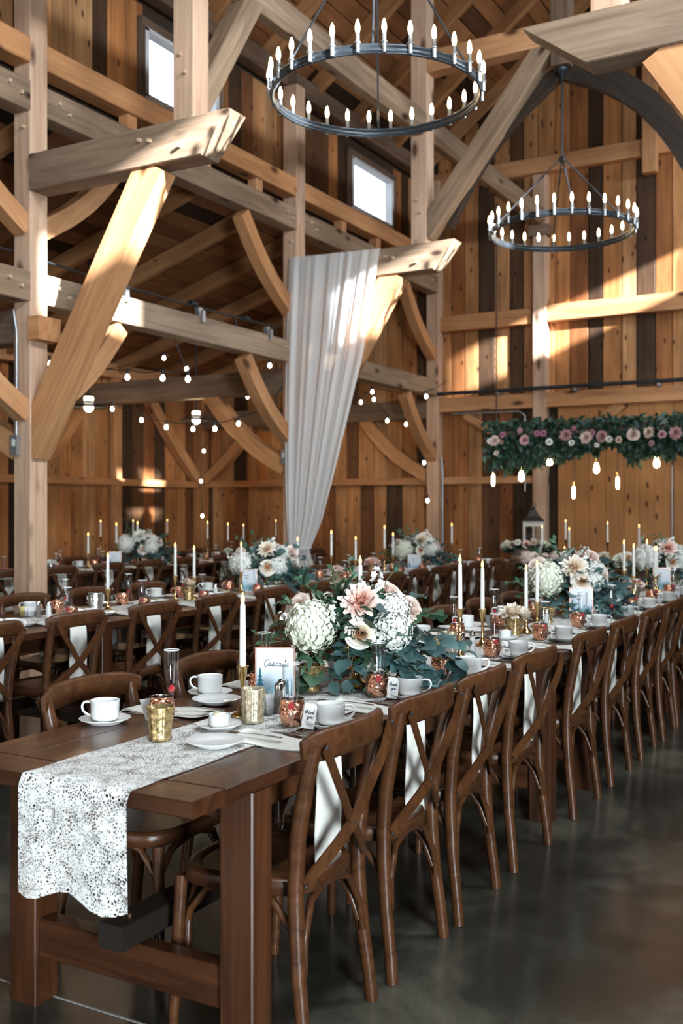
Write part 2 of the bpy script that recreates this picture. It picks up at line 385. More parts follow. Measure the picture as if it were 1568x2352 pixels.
# ------------------------------------------------------------------ the barn: constants
ORD = ['first', 'second', 'third', 'fourth', 'fifth', 'sixth', 'seventh', 'eighth', 'ninth', 'tenth', 'eleventh', 'twelfth', 'thirteenth', 'fourteenth', 'fifteenth']
X0 = -6.70; XM = -3.33; XW = -11.40; YA, YB, YE = 6.45, 10.75, 15.10; XH = -4.97; XR = 4.7; YK = -6.0
S = .20
def struct(name, mb, m, **kw):
    o = build(mb, name, m, **kw); o['kind'] = 'structure'; return o
fl = MB(); fl.box((( XW + XR) / 2, (YK + YE) / 2, -.05), (XR - XW + .6, YE - YK + .6, .1))
floor = struct('floor', fl, 'floor')
# saw-cut joints in the slab: dark grooves with a pale filled edge
for k, (a, b) in enumerate((((-8, 2.30), (3.0, 2.30)),)):
    M, L = frame((*a, .001), (*b, .001), (0, 1, 0))
    j = MB(); j.box((L / 2, 0, 0), (L, .007, .003)); obj('slab_joint', j.mesh('slab_joint', 'concrete_curb'), floor, mx=M)

# --- backing shells
wl = MB(); wl.box((XW - .08, (YK + YE) / 2, 2), (.1, YE - YK, 4.0)); wall_left = struct('wall_left', wl, 'backing')
we = MB(); we.box((XM, YE + .10, 5.2), (7.2, .1, 10.4))
for xa, xb in ((XW - .2, X0 - .2), (XR + .2, .25)): we.hex([(xa, YE + .05, 0), (xb, YE + .05, 0), (xa, YE + .15, 0), (xb, YE + .15, 0), (xa, YE + .05, 3.86), (xb, YE + .05, 5.3), (xa, YE + .15, 3.86), (xb, YE + .15, 5.3)])
wall_end = struct('wall_end', we, 'backing')
wr = MB()   # right side wall with the door opening
wr.box((XR + .06, 6.85, 2), (.1, 16.6, 4)); wr.box((XR + .06, -4.65, 2), (.1, 2.6, 4)); wr.box((XR + .06, -2.4, 3.5), (.1, 1.95, 1.0)); struct('wall_right', wr, 'rafter')
wb = MB()
wb.box((-8.5, YK, 2.6), (6, .1, 5.2)); wb.box((2.2, YK, 2.6), (6, .1, 5.2)); wb.box((-3.3, YK, 7.2), (17, .1, 6.4)); struct('wall_back', wb, 'rafter')
wcl = MB(); wcl.box((X0 - .27, (YK + YE) / 2, 6.6), (.06, YE - YK, .24))
ww = [(8.17, 9.43), (12.55, 13.85)]
ylo = YK
for a, b in ww + [(YE, YE)]:
    wcl.box((X0 - .27, (ylo + a) / 2, 5.85), (.06, a - ylo, 1.3)); ylo = b
for a, b in ww: wcl.box((X0 - .27, (a + b) / 2, 5.46), (.06, b - a, .5))
wall_upper = struct('wall_upper', wcl, 'backing')
wcr = MB(); XC = .30
wcr.box((XC, (YK + YE) / 2, 6.6), (.06, YE - YK, .44)); ylo = YK
for a, b in [(-4.7, -3.4), (-.4, .9), (3.87, 5.13), (8.17, 9.43), (12.55, 13.85), (YE, YE)]:
    wcr.box((XC, (ylo + a) / 2, 5.7), (.06, a - ylo, 1.4)); ylo = b
wcr.box((XC, (YK + YE) / 2, 5.36), (.06, YE - YK, .72)); struct('wall_upper_right', wcr, 'rafter')

def slab(mb, a, b, y0, y1, t):
    (xa, za), (xb, zb) = a, b
    mb.hex([(xa, y0, za), (xb, y0, zb), (xa, y1, za), (xb, y1, zb), (xa, y0, za + t), (xb, y0, zb + t), (xa, y1, za + t), (xb, y1, zb + t)])
ZE, ZRI = 6.80, 9.75
ce = MB(); slab(ce, (X0 - .45, ZE), (XM, ZRI), YK, YE + .2, .08); slab(ce, (.49, ZE), (XM, ZRI), YK, YE + .2, .08)
ceiling = struct('ceiling', ce, 'backing')
ZP, ZW = 5.30, 3.86     # aisle roof at arcade and at side wall
ca = MB(); slab(ca, (XW - .1, ZW), (X0 - .2, ZP), YK, YE + .2, .06); slab(ca, (XR + .1, ZW), (.30, ZP), YK, YE + .2, .06)
ceiling_aisle = struct('ceiling_aisle', ca, 'backing')

def roof_planks(parent, a, b, y0, y1, wid, m):
    (xa, za), (xb, zb) = a, b
    L = math.hypot(xb - xa, zb - za); n = int(L / wid); dx, dz = (xb - xa) / L, (zb - za) / L
    for i in range(n):
        s = (i + .5) * wid; y = y0 - R.random() * 1.5
        while y < y1:
            ln = R.uniform(2.6, 4.2); e = min(y + ln, y1)
            if e - y > .3:
                off = R.uniform(.0, .012)
                p = Vector((xa + dx * s, 0, za + dz * s - .02 - off))
                timber('plank', (p.x, max(y, y0) + .004, p.z), (p.x, e - .004, p.z), wid - .012, .024, (dx, 0, dz), m, parent=parent, c=.004)
            y += ln
roof_planks(ceiling, (X0 - .2, ZE + .18), (XM, ZRI - .02), 6.2, YE, .235, 'roof')
roof_planks(ceiling, (-.6, ZE + .86), (XM + .02, ZRI - .02), 8.6, YE, .235, 'roof')
roof_planks(ceiling_aisle, (XW + .05, ZW + .02), (X0 - .2, ZP - .01), 5.2, YE, .24, 'roof')
# --- rafters
for k in range(9):
    y = 5.75 + k * 1.16
    timber('rafter', (XW + .02, y, ZW - .13), (X0 - .12, y, ZP - .14), .09, .2, (0, 1, 0), 'rafter',
           'rough sawn rafter under the side aisle roof, %s from the near end' % ORD[k], 'rafter', 'aisle roof rafters')
for k in range(8):
    y = 6.9 + k * 1.13
    timber('rafter', (X0 - .28, y, ZE - .03), (XM - .06, y, ZRI - .18), .09, .22, (0, 1, 0), 'rafter',
           'rough sawn rafter under the high barn roof, %s from the near end' % ORD[k], 'rafter', 'high roof rafters')

# --- wall boards
def wall_boards(parent, along, p, u0, u1, z0, ztop, wid, m, skip=()):
    """vertical boards; along='x' (wall at y=p) or 'y' (wall at x=p)"""
    u = u0
    while u < u1 - .05:
        w = min(wid * R.uniform(.86, 1.12), u1 - u); c = u + w / 2
        if not any(a < c < b for a, b in skip):
            zt = ztop(c) if callable(ztop) else ztop
            off = R.uniform(0, .012)
            if along == 'x': a, b, wd = (c, p - off, z0), (c, p - off, zt), (1, 0, 0)
            else: a, b, wd = (p + off, c, z0), (p + off, c, zt), (0, 1, 0)
            timber('board', a, b, w - R.uniform(.006, .016), .026, wd, m, parent=parent, c=.004)
        u += w
wall_boards(wall_left, 'y', XW - .01, 7.9, YE, .37, ZW - .05, .27, 'board')
nave = lambda x: min(ZE, 99) + (x - (X0 - .4)) * (ZRI - ZE) / (XM - X0 + .4) - .05 if x < XM else ZRI - (x - XM) * .8 - .05
wall_boards(wall_end, 'x', YE - .0, XW, X0, .37, 1.93, .255, 'board')
wall_boards(wall_end, 'x', YE - .0, XW, X0, 1.94, lambda x: ZW + (x - XW) * (ZP - ZW) / (X0 - XW) - .05, .255, 'board')
wall_boards(wall_end, 'x', YE - .0, X0, -4.9, .37, 3.15, .245, 'board')
wall_boards(wall_end, 'x', YE - .0, X0, -1.6, 3.16, nave, .25, 'board')
wall_boards(wall_upper, 'y', X0 - .225, 5.2, YE, 5.25, 6.62, .25, 'board', skip=[(a - .05, b + .05) for a, b in ww])
# pine-panelled end under the middle girt (large sliding door)
dr = MB(); dr.box((-3.1, YE - .02, 1.56), (3.3, .03, 3.1)); door_1 = struct('door_1', dr, 'backing')
x = -4.72
while x < -1.6:
    w = R.uniform(.19, .27); timber('board', (x + w / 2, YE - .06, .03), (x + w / 2, YE - .06, 3.08), w - .004, .03, (1, 0, 0), 'door_board', parent=door_1, c=.003); x += w
# concrete stem walls
tm = MB(); tm.box((-8.1, YE - .08, .185), (6.6, .2, .37)); struct('trim_1', tm, 'concrete_curb')
tm = MB(); tm.box((XW + .03, (YK + YE) / 2, .185), (.2, YE - YK, .37)); struct('trim_2', tm, 'concrete_curb')
# --- clerestory windows
for k, (a, b) in enumerate(ww):
    w = empty('window_%d' % (k + 1), None, None); w['kind'] = 'structure'
    f = MB(); xx = X0 - .23; zb, zt = 5.70, 6.40; t = .055
    f.box((xx, (a + b) / 2, zb), (.12, b - a, t)); f.box((xx, (a + b) / 2, zt), (.12, b - a, t))
    f.box((xx, a + t / 2, (zb + zt) / 2), (.12, t, zt - zb)); f.box((xx, b - t / 2, (zb + zt) / 2), (.12, t, zt - zb))
    build(f, 'window_frame', 'winframe', w)
    g = MB(); g.box((xx - .02, (a + b) / 2, (zb + zt) / 2), (.004, b - a - .08, zt - zb - .03)); build(g, 'pane', 'winglass', w)
    for zz, nm in ((zb - .07, 'sill'), (zt + .05, 'head_trim')):
        timber(nm, (xx + .04, a - .06, zz), (xx + .04, b + .06, zz), .06, .09, (1, 0, 0), 'darkbeam', parent=w)
    for yy in (a - .05, b + .05): timber('side_trim', (xx + .04, yy, zb - .1), (xx + .04, yy, zt + .08), .09, .05, (0, 1, 0), 'darkbeam', parent=w)

# --- timber frame
bent = {'A': YA, 'B': YB, 'C': YE - .14}
where = {'A': 'nearest the tables', 'B': 'behind the drape', 'C': 'at the plank end wall'}
pp = [(x, .03, 1) for x in (2.35, 3.3, 3.42, 4.75, 4.95)]
for k, y in bent.items():
    timber('post', (X0, y, 0), (X0, y, 6.66), S, S, (0, -1, 0), 'post', 'tall square timber arcade post ' + where[k], 'post',
           pegs=[(a, b, 1) for a, b, _ in pp] if k != 'C' else ())
seg = [(2.1, YA, 'before the nearest post'), (YA, YB, 'between nearest post and drape'), (YB, YE - .14, 'between drape and end wall')]
def span(name, zc, h, m, what, x=X0, w=S, segs=seg, pg=True):
    for a, b, t in segs:
        timber(name, (x, a + S / 2, zc), (x, b - S / 2, zc), w, h, (-1, 0, 0), m, what + ' ' + t, 'beam',
               pegs=[(.12, .03, -1), (.24, -.03, -1), (b - a - .45, .03, -1), (b - a - .32, -.02, -1)] if pg else ())
span('girt', 3.385, .26, 'grey', 'weathered lower long beam')
span('top_plate', 5.01, .26, 'grey', 'weathered grey upper long beam')
span('sill_beam', 5.40, .22, 'fresh', 'honey coloured beam under the high windows', pg=False)
span('eave_beam', 6.78, .24, 'darkbeam', 'dark beam over the high windows', x=X0 - .1, w=.16, pg=False)
for k, y in enumerate((7.7, 8.9, 9.9, 11.9, 12.9, 13.9)):
    timber('strut', (X0, y, 5.14), (X0, y, 5.29), .13, .13, (1, 0, 0), 'fresh', 'short block under the window sill beam, %s from the near end' % ORD[k], 'strut', 'short blocks under the window beam')
# hammer beams
for k, y in (('A', YA), ('B', YB)):
    timber('hammer_beam', (X0 + S / 2, y, 4.35), (-4.66, y, 4.35), .23, .31, (0, -1, 0), 'grey',
           'thick beam jutting from the post ' + where[k] + ', pegged, slant cut', 'beam', cut1=-.26, pegs=[(1.32, -.03, 1), (1.22, -.05, 1), (1.62, .06, 1)])
    timber('hammer_post', (XH, y, 4.505), (XH, y, 8.2), .2, .2, (0, -1, 0), 'post', 'upper post standing on the jutting beam ' + where[k], 'post', pegs=[(.35, .03, 1), (.5, -.02, 1)])
    curved('hammer_brace', (X0 + .02, y, 1.98), (-5.31, y, 4.22), (.0, 0, .0), .18, .275, (0, -1, 0), 'fresh', 'long diagonal brace rising from the post ' + where[k] + ' to jutting beam', 'brace')
timber('hammer_beam', (.1, YA, 4.42), (-2.02, YA, 4.42), .23, .31, (0, 1, 0), 'grey', 'beam end with a knot jutting in at the top right corner', 'beam', cut1=-.42, pegs=[(1.2, .05, -1)])
timber('hammer_post', (-1.69, YA, 4.58), (-1.69, YA, 8.2), .2, .2, (0, -1, 0), 'post', 'pale upper post on the jutting beam in the top right corner', 'post')
timber('post', (.2, YA, 0), (.2, YA, 6.6), S, S, (0, -1, 0), 'post', 'square arcade post on the open floor side', 'post')
curved('hammer_brace', (.1, YA, 2.0), (-1.36, YA, 4.27), (-.06, 0, .1), .18, .26, (0, -1, 0), 'fresh', 'pale curved brace under the beam in the top right corner', 'brace')
# upper trusses
timber('collar_beam', (XH + .1, YB, 6.56), (XM - .1, YB, 6.56), .2, .25, (0, -1, 0), 'fresh', 'orange collar beam high up behind the near chandelier', 'beam')
timber('collar_beam', (XM + .1, YB, 6.56), (-1.6, YB, 6.56), .2, .25, (0, -1, 0), 'fresh', 'collar beam beyond the dark king post at top right', 'beam')
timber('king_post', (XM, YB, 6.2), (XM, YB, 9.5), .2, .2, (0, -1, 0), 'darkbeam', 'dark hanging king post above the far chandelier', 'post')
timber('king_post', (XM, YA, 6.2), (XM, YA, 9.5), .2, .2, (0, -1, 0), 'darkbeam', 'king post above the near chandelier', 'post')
timber('collar_beam', (XH + .1, YA, 6.56), (-1.8, YA, 6.56), .2, .25, (0, -1, 0), 'fresh', 'collar beam of the nearest truss', 'beam')
timber('truss_brace', (XH + .04, YB, 4.62), (XM - .13, YB, 6.50), .19, .22, (0, -1, 0), 'grey', 'grey straight brace from upper post up to the orange collar beam', 'brace')
timber('purlin_brace', (XH, YA + .05, 4.66), (XH, YA + .80, 5.80), .17, .2, (1, 0, 0), 'grey', 'grey brace leaning off the upper post in front of the high window', 'brace')
curved('arch_brace', (XM - .02, YB + .13, 6.24), (-4.72, YB + .13, 4.72), (-.12, 0, .10), .12, .15, (0, -1, 0), 'shaded_beam', 'dark arched brace from the king post down behind the grey brace', 'brace')
curved('arch_brace', (XM + .02, YB + .13, 6.24), (-1.85, YB + .13, 4.72), (.12, 0, .22), .14, .26, (0, -1, 0), 'shaded_beam', 'dark arched brace curving from the king post behind top right beam end', 'brace')
for a, b, t in ((2.1, YA, 'of the near bay'), (YA, YB, 'behind the near chandelier'), (YB, YE - .1, 'running to the gable wall')):
    timber('purlin', (XH, a + .1, 5.88), (XH, b - .1, 5.88), .2, .28, (1, 0, 0), 'grey', 'round edged grey purlin ' + t, 'beam', c=.05)
cb = MB(); cb.box((0, 0, 0), (.3, .2, .16)); tag(build(cb, 'bracket', 'darkbeam', loc=(XH, YE - .14, 5.66)), 'dark wooden block carrying the purlin at the gable wall', 'bracket')
# knee braces in the arcade
def knee(y, sgn, z1, ln, dz, label, m='fresh'):
    curved('knee_brace', (X0, y + sgn * .08, z1 - dz), (X0, y + sgn * ln, z1 - .04), (0, sgn * .05, -.07), .14, .17, (1, 0, 0), m, label, 'brace')
for k in 'ABC':
    for sgn, sd in ((-1, 'near'), (1, 'far')):
        if k == 'C' and sgn > 0: continue
        knee(bent[k], sgn, 4.88, 1.15, .98, 'curved knee brace under upper long beam, %s side of post %s' % (sd, where[k]))
        knee(bent[k], sgn, 3.26, 1.1, .95, 'curved knee brace under lower long beam, %s side of post %s' % (sd, where[k]))
# aisle ties, side wall posts and braces
for k in 'ABC':
    y = bent[k]
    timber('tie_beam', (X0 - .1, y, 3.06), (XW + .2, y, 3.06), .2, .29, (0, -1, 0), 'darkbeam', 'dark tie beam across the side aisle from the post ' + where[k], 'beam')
    timber('wall_post', (XW + .1, y, 0), (XW + .1, y, 3.62), .2, .2, (0, -1, 0), 'fresh', 'wall post of the side wall in line with post ' + where[k], 'post')
    curved('knee_brace', (X0 - .1, y, 2.0), (X0 - 1.25, y, 2.95), (-.06, 0, -.08), .15, .2, (0, 1, 0), 'fresh', 'curved brace under the aisle tie beam from post ' + where[k], 'brace')
    curved('knee_brace', (XW + .2, y, 2.0), (XW + 1.2, y, 2.95), (.05, 0, -.05), .14, .17, (0, 1, 0), 'fresh', 'brace from side wall to aisle tie beam, bent ' + where[k], 'brace')
timber('wall_plate', (XW + .1, 5, 3.70), (XW + .1, YE, 3.70), .16, .22, (1, 0, 0), 'fresh', 'orange eave plate along the top of the side wall', 'beam')
timber('wall_post', (XW + .06, 12.75, .37), (XW + .06, 12.75, 3.6), .2, .09, (0, 1, 0), 'fresh', 'flat orange stud on the side wall between the pendant lamps', 'post')
curved('knee_brace', (XW + .1, YE - .24, 2.0), (XW + .1, YE - 1.75, 3.55), (0, -.04, -.05), .14, .18, (1, 0, 0), 'fresh', 'brace climbing along the side wall from the corner post', 'brace')
# rails on walls
def rail(name, p0, p1, w, h, wd, m, label): timber(name, p0, p1, w, h, wd, m, label, 'rail')
rail('wall_rail', (XW + .06, 8, 1.92), (XW + .06, YE - .2, 1.92), .13, .11, (1, 0, 0), 'fresh', 'horizontal wood rail along the side wall')
rail('wall_rail', (XW + .2, YE - .08, 1.93), (X0 - .12, YE - .08, 1.93), .12, .11, (0, 1, 0), 'fresh', 'horizontal rail on the aisle end wall behind the drape')
rail('wall_rail', (X0 + .12, YE - .08, 1.93), (XH - .12, YE - .08, 1.93), .12, .11, (0, 1, 0), 'fresh', 'horizontal rail on the end wall above the barrel')
rail('wall_girt', (X0 + .1, YE - .1, 3.12), (XH - .1, YE - .1, 3.12), .17, .22, (0, 1, 0), 'fresh', 'girt on the end wall under the black pipe, near the drape')
rail('wall_girt', (XH + .1, YE - .1, 3.12), (-1.4, YE - .1, 3.12), .17, .22, (0, 1, 0), 'fresh', 'girt on the end wall above the hanging greenery')
rail('wall_girt', (X0 + .1, YE - .09, 4.40), (XH - .14, YE - .09, 4.40), .14, .24, (0, 1, 0), 'fresh', 'short middle girt on the end wall beside the corner post')
rail('wall_girt', (XH + .1, YE - .09, 4.42), (-1.4, YE - .09, 4.42), .14, .25, (0, 1, 0), 'fresh', 'sunlit middle girt on the end wall under the far chandelier')
rail('gable_beam', (X0, YE - .09, 6.66), (-1.2, YE - .09, 6.66), .14, .24, (0, 1, 0), 'fresh', 'gable collar beam with dark knots high on the end wall')
timber('wall_post', (XH, YE - .1, 0), (XH, YE - .1, 6.5), .2, .2, (0, -1, 0), 'post', 'pale post on the end wall beside the barrel', 'post')
timber('king_post', (XM, YE - .22, 6.25), (XM, YE - .22, 9.4), .2, .14, (1, 0, 0), 'fresh', 'stub king post hanging on the gable wall', 'post')
timber('wall_brace', (-4.2, YE - .1, 2.62), (-3.75, YE - .1, 3.02), .1, .16, (0, 1, 0), 'fresh', 'small orange diagonal brace above the hanging greenery', 'brace')
timber('wall_brace', (XH + .1, YE - .1, 2.2), (XH + .55, YE - .1, 2.65), .1, .14, (0, 1, 0), 'fresh', 'diagonal brace from the end wall post behind hanging bulbs', 'brace')
timber('wall_brace', (X0 + .5, YE - .1, 2.95), (X0 + 1.0, YE - .1, 2.65), .08, .12, (0, 1, 0), 'fresh', 'small brace under the girt left of the greenery chain', 'brace')
# outlet boxes, pipe, conduits, cable
def pipe(name, pts, r, m, label, cat): 
    p0 = Vector(pts[0]); mb = MB().tube([Vector(p) - p0 for p in pts], r, 8)
    return tag(build(mb, name, m, loc=p0), label, cat)
p = pipe('pipe', [(X0 + .1, YE - .26, 3.29), (-1.3, YE - .26, 3.29)], .03, 'iron', 'black pipe running along the end wall', 'pipe')
for x in (-5.6, -4.4, -3.2): build(MB().box((x - X0 - .1, .07, -.02), (.04, .16, .09)), 'clip', 'galv', p)
pipe('conduit', [(X0 + .13, YE - .17, 2.3), (X0 + .16, YE - .2, 2.1), (X0 + .16, YE - .2, .3)], .014, 'galv', 'grey conduit running down the corner post by the drape', 'conduit')
pipe('conduit', [(X0 + .3, YE - .16, 2.98), (-5.3, YE - .16, 2.97), (-5.2, YE - .16, 2.9), (-5.2, YE - .16, 1.75)], .014, 'galv', 'thin conduit bent down beside the end wall post', 'conduit')
pipe('conduit', [(-3.05, YE - .1, 2.7), (-3.05, YE - .1, .4)], .012, 'galv', 'thin pale conduit on the pine end wall', 'conduit')
pipe('conduit', [(X0 - .09, YA - .115, 3.2), (X0 - .05, YA - .115, 3.0), (X0 - .05, YA - .115, 2.1)], .012, 'galv', 'thin grey conduit on the nearest arcade post', 'conduit')
c = pipe('cable', [(X0 - .13, 2.2, 3.70)] + [(X0 - .13, y, 3.71 - .04 * math.sin(pi * (y - YA) / (YB - YA)) if YA < y < YB else 3.71) for y in (6.45, 7.5, 8.6, 9.7, 10.75)], .012, 'cable', 'taut cable above the lower long beam', 'cable')
for y in (7.6, 8.9, 9.9): build(MB().tube([(0, y - 2.2 - .05, 0), (0, y - 2.2 + .05, 0)], .035, 8), 'clamp', 'cable', c)
for y, t in ((7.55, 'nearest the hammer brace'), (8.75, 'in mid span'), (10.05, 'close to the drape')):
    mb = MB(); mb.box((0, 0, .04), (.05, .06, .09)); mb.box((.06, 0, -.01), (.02, .05, .12))
    tag(build(mb, 'cable_bracket', 'galv', loc=(X0 + .06, y, 3.525)), 'small steel bracket on lower long beam ' + t, 'bracket')
for (x, y, z), t in (((X0 - .05, YA - .125, 2.03), 'on the nearest post'), ((X0 - .06, YB - .13, 2.12), 'on the post behind the drape')):
    mb = MB(); mb.box((0, 0, 0), (.07, .05, .17)); o = tag(build(mb, 'outlet_box', 'galv', loc=(x, y, z)), 'small grey electrical box ' + t, 'outlet box')
    build(MB().box((0, -.028, .02), (.03, .01, .06)), 'cover', 'whitepaint', o)
bk = MB(); bk.box((0, 0, 0), (.13, .26, .2)); tag(build(bk, 'beam_stub', 'fresh', loc=(X0 + .16, YA, 3.02)), 'short timber stub beside the nearest post under the lower beam', 'beam')
# ------------------------------------------------------------------ chairs
def make_chair():
    t = empty('crossback_chair', 'x', 'chair')
    ft = lambda y: 1 - (y / .235) ** 2
    for s in (-1, 1):
        mb = MB(); P = [(.040, s * .203, 0), (.030, s * .199, .10), (.012, s * .192, .24), (.002, s * .186, .38), (0, s * .185, .47), (.012, s * .192, .60), (.04, s * .202, .73), (.072, s * .208, .855)]
        mb.tube(P, .0235, 10, scale=[.85, .86, .92, 1, 1, 1, .97, .9]); build(mb, 'rear_leg', 'chair', t)
        mb = MB(); mb.tube([(-.40, s * .195, 0), (-.393, s * .188, .2), (-.383, s * .178, .43)], .0185, 8, scale=[.8, .95, 1.05]); build(mb, 'front_leg', 'chair', t)
        # flat cross slat, from one top corner down to the other side, riveted over the outside
        mb = MB(); off = .004 * s
        P = [(.104 + off, s * .196, .848), (.104 + off, s * .15, .775), (.088 + off, s * .05, .66), (.078 + off, 0, .60), (.062 + off, -s * .07, .55), (.034, -s * .15, .485), (.026, -s * .178, .462)]
        mb.sweep(P, [(-.019, -.0035), (.019, -.0035), (.019, .0035), (-.019, .0035)], ups=(1, 0, .25), smooth=False)
        sl = build(mb, 'cross_slat', 'chair', t)
        for q in (P[0], P[-1]): 
            rv = MB(); rv.ball((q[0] + .004, q[1], q[2]), .0065, 8, 5, (.6, 1, 1)); build(rv, 'rivet', 'iron', sl)
        # bentwood side arch
        mb = MB(); mb.tube([(.012, s * .172, .25), (-.02, s * .17, .33), (-.08, s * .168, .40), (-.19, s * .165, .425), (-.30, s * .165, .40), (-.36, s * .166, .33), (-.382, s * .17, .24)], .0115, 7); build(mb, 'side_arch', 'chair', t)
    rv = MB(); rv.ball((.085, 0, .60), .006, 8, 5, (.6, 1, 1)); build(rv, 'rivet', 'iron', t)
    for x, nm in ((.012, 'rear_arch'), (-.372, 'front_arch')):
        mb = MB(); mb.tube([(x + .01, -.178, .22), (x + .004, -.165, .31), (x - .006, -.11, .40), (x - .01, 0, .432), (x - .006, .11, .40), (x + .004, .165, .31), (x + .01, .178, .22)], .0115, 7); build(mb, nm, 'chair', t)
    # top rail
    mb = MB(); P = []; n = 15
    for i in range(n):
        y = -.238 + .476 * i / (n - 1); P.append((.05 + .058 * ft(y), y, .842 + .012 * ft(y)))
    sec = [(-.013, -.038), (.007, -.041), (.013, -.028), (.014, .024), (.009, .039), (-.004, .044), (-.013, .034)]
    mb.sweep(P, sec, ups=(0, 0, 1), scale=[.62, .9] + [1] * (n - 4) + [.9, .62]); build(mb, 'top_rail', 'chair', t)
    # seat
    def outline(k, n=28):
        o = []
        for i in range(n):
            a = 2 * pi * i / n; c, s = math.cos(a), math.sin(a); q = 2 / 3.2
            x = -.19 + k * .215 * math.copysign(abs(c) ** q, c); y = k * .212 * math.copysign(abs(s) ** q, s)
            o.append((x, y * (1 - .12 * (x + .19) / .2)))
        return o
    def ring(levels):
        mb = MB(); vs = []; n = 28
        for k, z in levels: vs += [(x, y, z) for x, y in outline(k)]
        fs = [(j * n + i, j * n + (i + 1) % n, (j + 1) * n + (i + 1) % n, (j + 1) * n + i) for j in range(len(levels) - 1) for i in range(n)]
        mb.add(vs, fs, True); mb.add(vs[-n:], [tuple(range(n))]); mb.add(vs[:n], [tuple(range(n))[::-1]]); return mb
    build(ring([(.94, .418), (1.0, .424), (1.0, .452), (.985, .46)]), 'seat_frame', 'chair', t)
    build(ring([(.985, .461), (.97, .466), (.90, .468), (.80, .462)]), 'seat', 'chair', t)
    return t
CH = Kind(make_chair(), 'crossback dining chairs')
ROWN = ['front table row', 'middle table row', 'back table row', 'side wall row']
def xc(r, y): return (-1.955, -4.80 - .03 * (y - 4), -8.40 - .03 * (y - 8), -10.25)[r]
HW = .445; TZ = .782
def adj(x, y): return (x * .972, y * .972) if x > -2.6 else (x, y)
chairs = {
 (0, 1): [2.55, 3.08, 3.60, 4.21, 5.03, 5.70, 6.35, 6.95, 7.43, 8.03],
 (0, -1): [2.70, 3.38, 3.95, 4.47, 5.07, 5.72, 6.32, 6.92, 7.43, 8.05, 8.66, 9.26, 9.86, 10.4],
 (1, 1): [3.10, 3.77, 4.43, 5.15, 5.85, 6.60, 7.27, 8.13, 8.78, 9.4, 10.0, 10.5, 11.12, 11.78],
 (1, -1): [3.7, 4.4, 5.15, 5.82, 6.5, 7.2, 8.13, 8.78, 9.4, 10.0, 10.5, 11.12],
 (2, 1): [6.45, 7.2, 7.95, 8.7, 9.42, 10.12, 10.98, 11.7, 12.3, 12.95, 13.42],
 (2, -1): [8.75, 9.4, 10.1, 10.98, 11.7, 12.3, 12.95],
 (3, 1): [11.35, 12.0, 12.7]}
SIDE = {1: 'open floor side', -1: 'far side'}
for (r, sd), ys in chairs.items():
    for k, y in enumerate(ys):
        x = xc(r, y) + sd * (HW + ((.035 if sd > 0 else .05) if r == 0 else .075))
        tilt = R.uniform(-.035, .035) + (.03 if r in (1, 2) else 0)
        CH.put((x, y, 0), (0 if sd > 0 else pi) + tilt, 'dark wooden crossback chair, %s from the near end, %s of %s' % (ORD[k], SIDE[sd], ROWN[r]))

# ------------------------------------------------------------------ tables
def make_table(L):
    t = empty('farm_table', 'x', 'table')
    for s, y in ((0, .07), (1, L - .07)):
        mb = beam_mb(2 * HW, .138, .042, .004); o = build(mb, 'end_board', 'table', t, loc=(-HW, y, TZ - .021))
    w = 2 * HW / 5
    for i in range(5):
        o = obj('plank', beam_mb(L - .284, w - .003, .042, .003).mesh('plank', 'table'), t, loc=(-HW + w * (i + .5), .142, TZ - .021), rot=(0, 0, pi / 2))
    for sx in (-1, 1):
        for y in (.31, L - .31):
            obj('leg', beam_mb(TZ - .043, .095, .105, .004).mesh('leg', 'table'), t, loc=(sx * (HW - .056), y, TZ - .043), rot=(0, pi / 2, 0))
        obj('apron', beam_mb(L - .64, .03, .09, .003).mesh('apron', 'table'), t, loc=(sx * (HW - .09), .32, TZ - .088), rot=(0, 0, pi / 2))
    for y in (.31, L - .31):
        obj('end_rail', beam_mb(2 * HW - .22, .06, .115, .004).mesh('end_rail', 'table'), t, loc=(-HW + .11, y, .20))
        obj('cross_apron', beam_mb(2 * HW - .22, .03, .09, .003).mesh('cross_apron', 'table'), t, loc=(-HW + .11, y, TZ - .088))
    st = obj('stretcher', beam_mb(L - .43, .09, .07, .004).mesh('stretcher', 'blackened'), t, loc=(0, .215, .293), rot=(0, 0, pi / 2))
    for y in (.08, L - .51):
        mb = MB(); mb.tube([(y, 0, .034), (y, 0, .0375)], .008, 8); mb.tube([(y, .025, .034), (y, .025, .0375)], .008, 8); build(mb, 'bolt', 'brass', st)
    return t
spans = {0: [(1.96, 3.10), (5.09, 2.95), (8.06, 2.95)], 1: [(2.2, 2.95), (5.18, 2.95), (8.16, 2.95), (11.14, 2.6)], 2: [(5.0, 2.95), (8.05, 2.95), (11.08, 2.95)], 3: [(10.7, 2.95)]}
TB = {}
for r, sp in spans.items():
    for k, (y, L) in enumerate(sp):
        if L not in TB: TB[L] = Kind(make_table(L), 'dark stained farm tables')
        TB[L].put((xc(r, y), y, 0), .03 if r in (1, 2) else 0, 'dark stained plank farm table, %s from the near end of the %s' % (ORD[k], ROWN[r]))
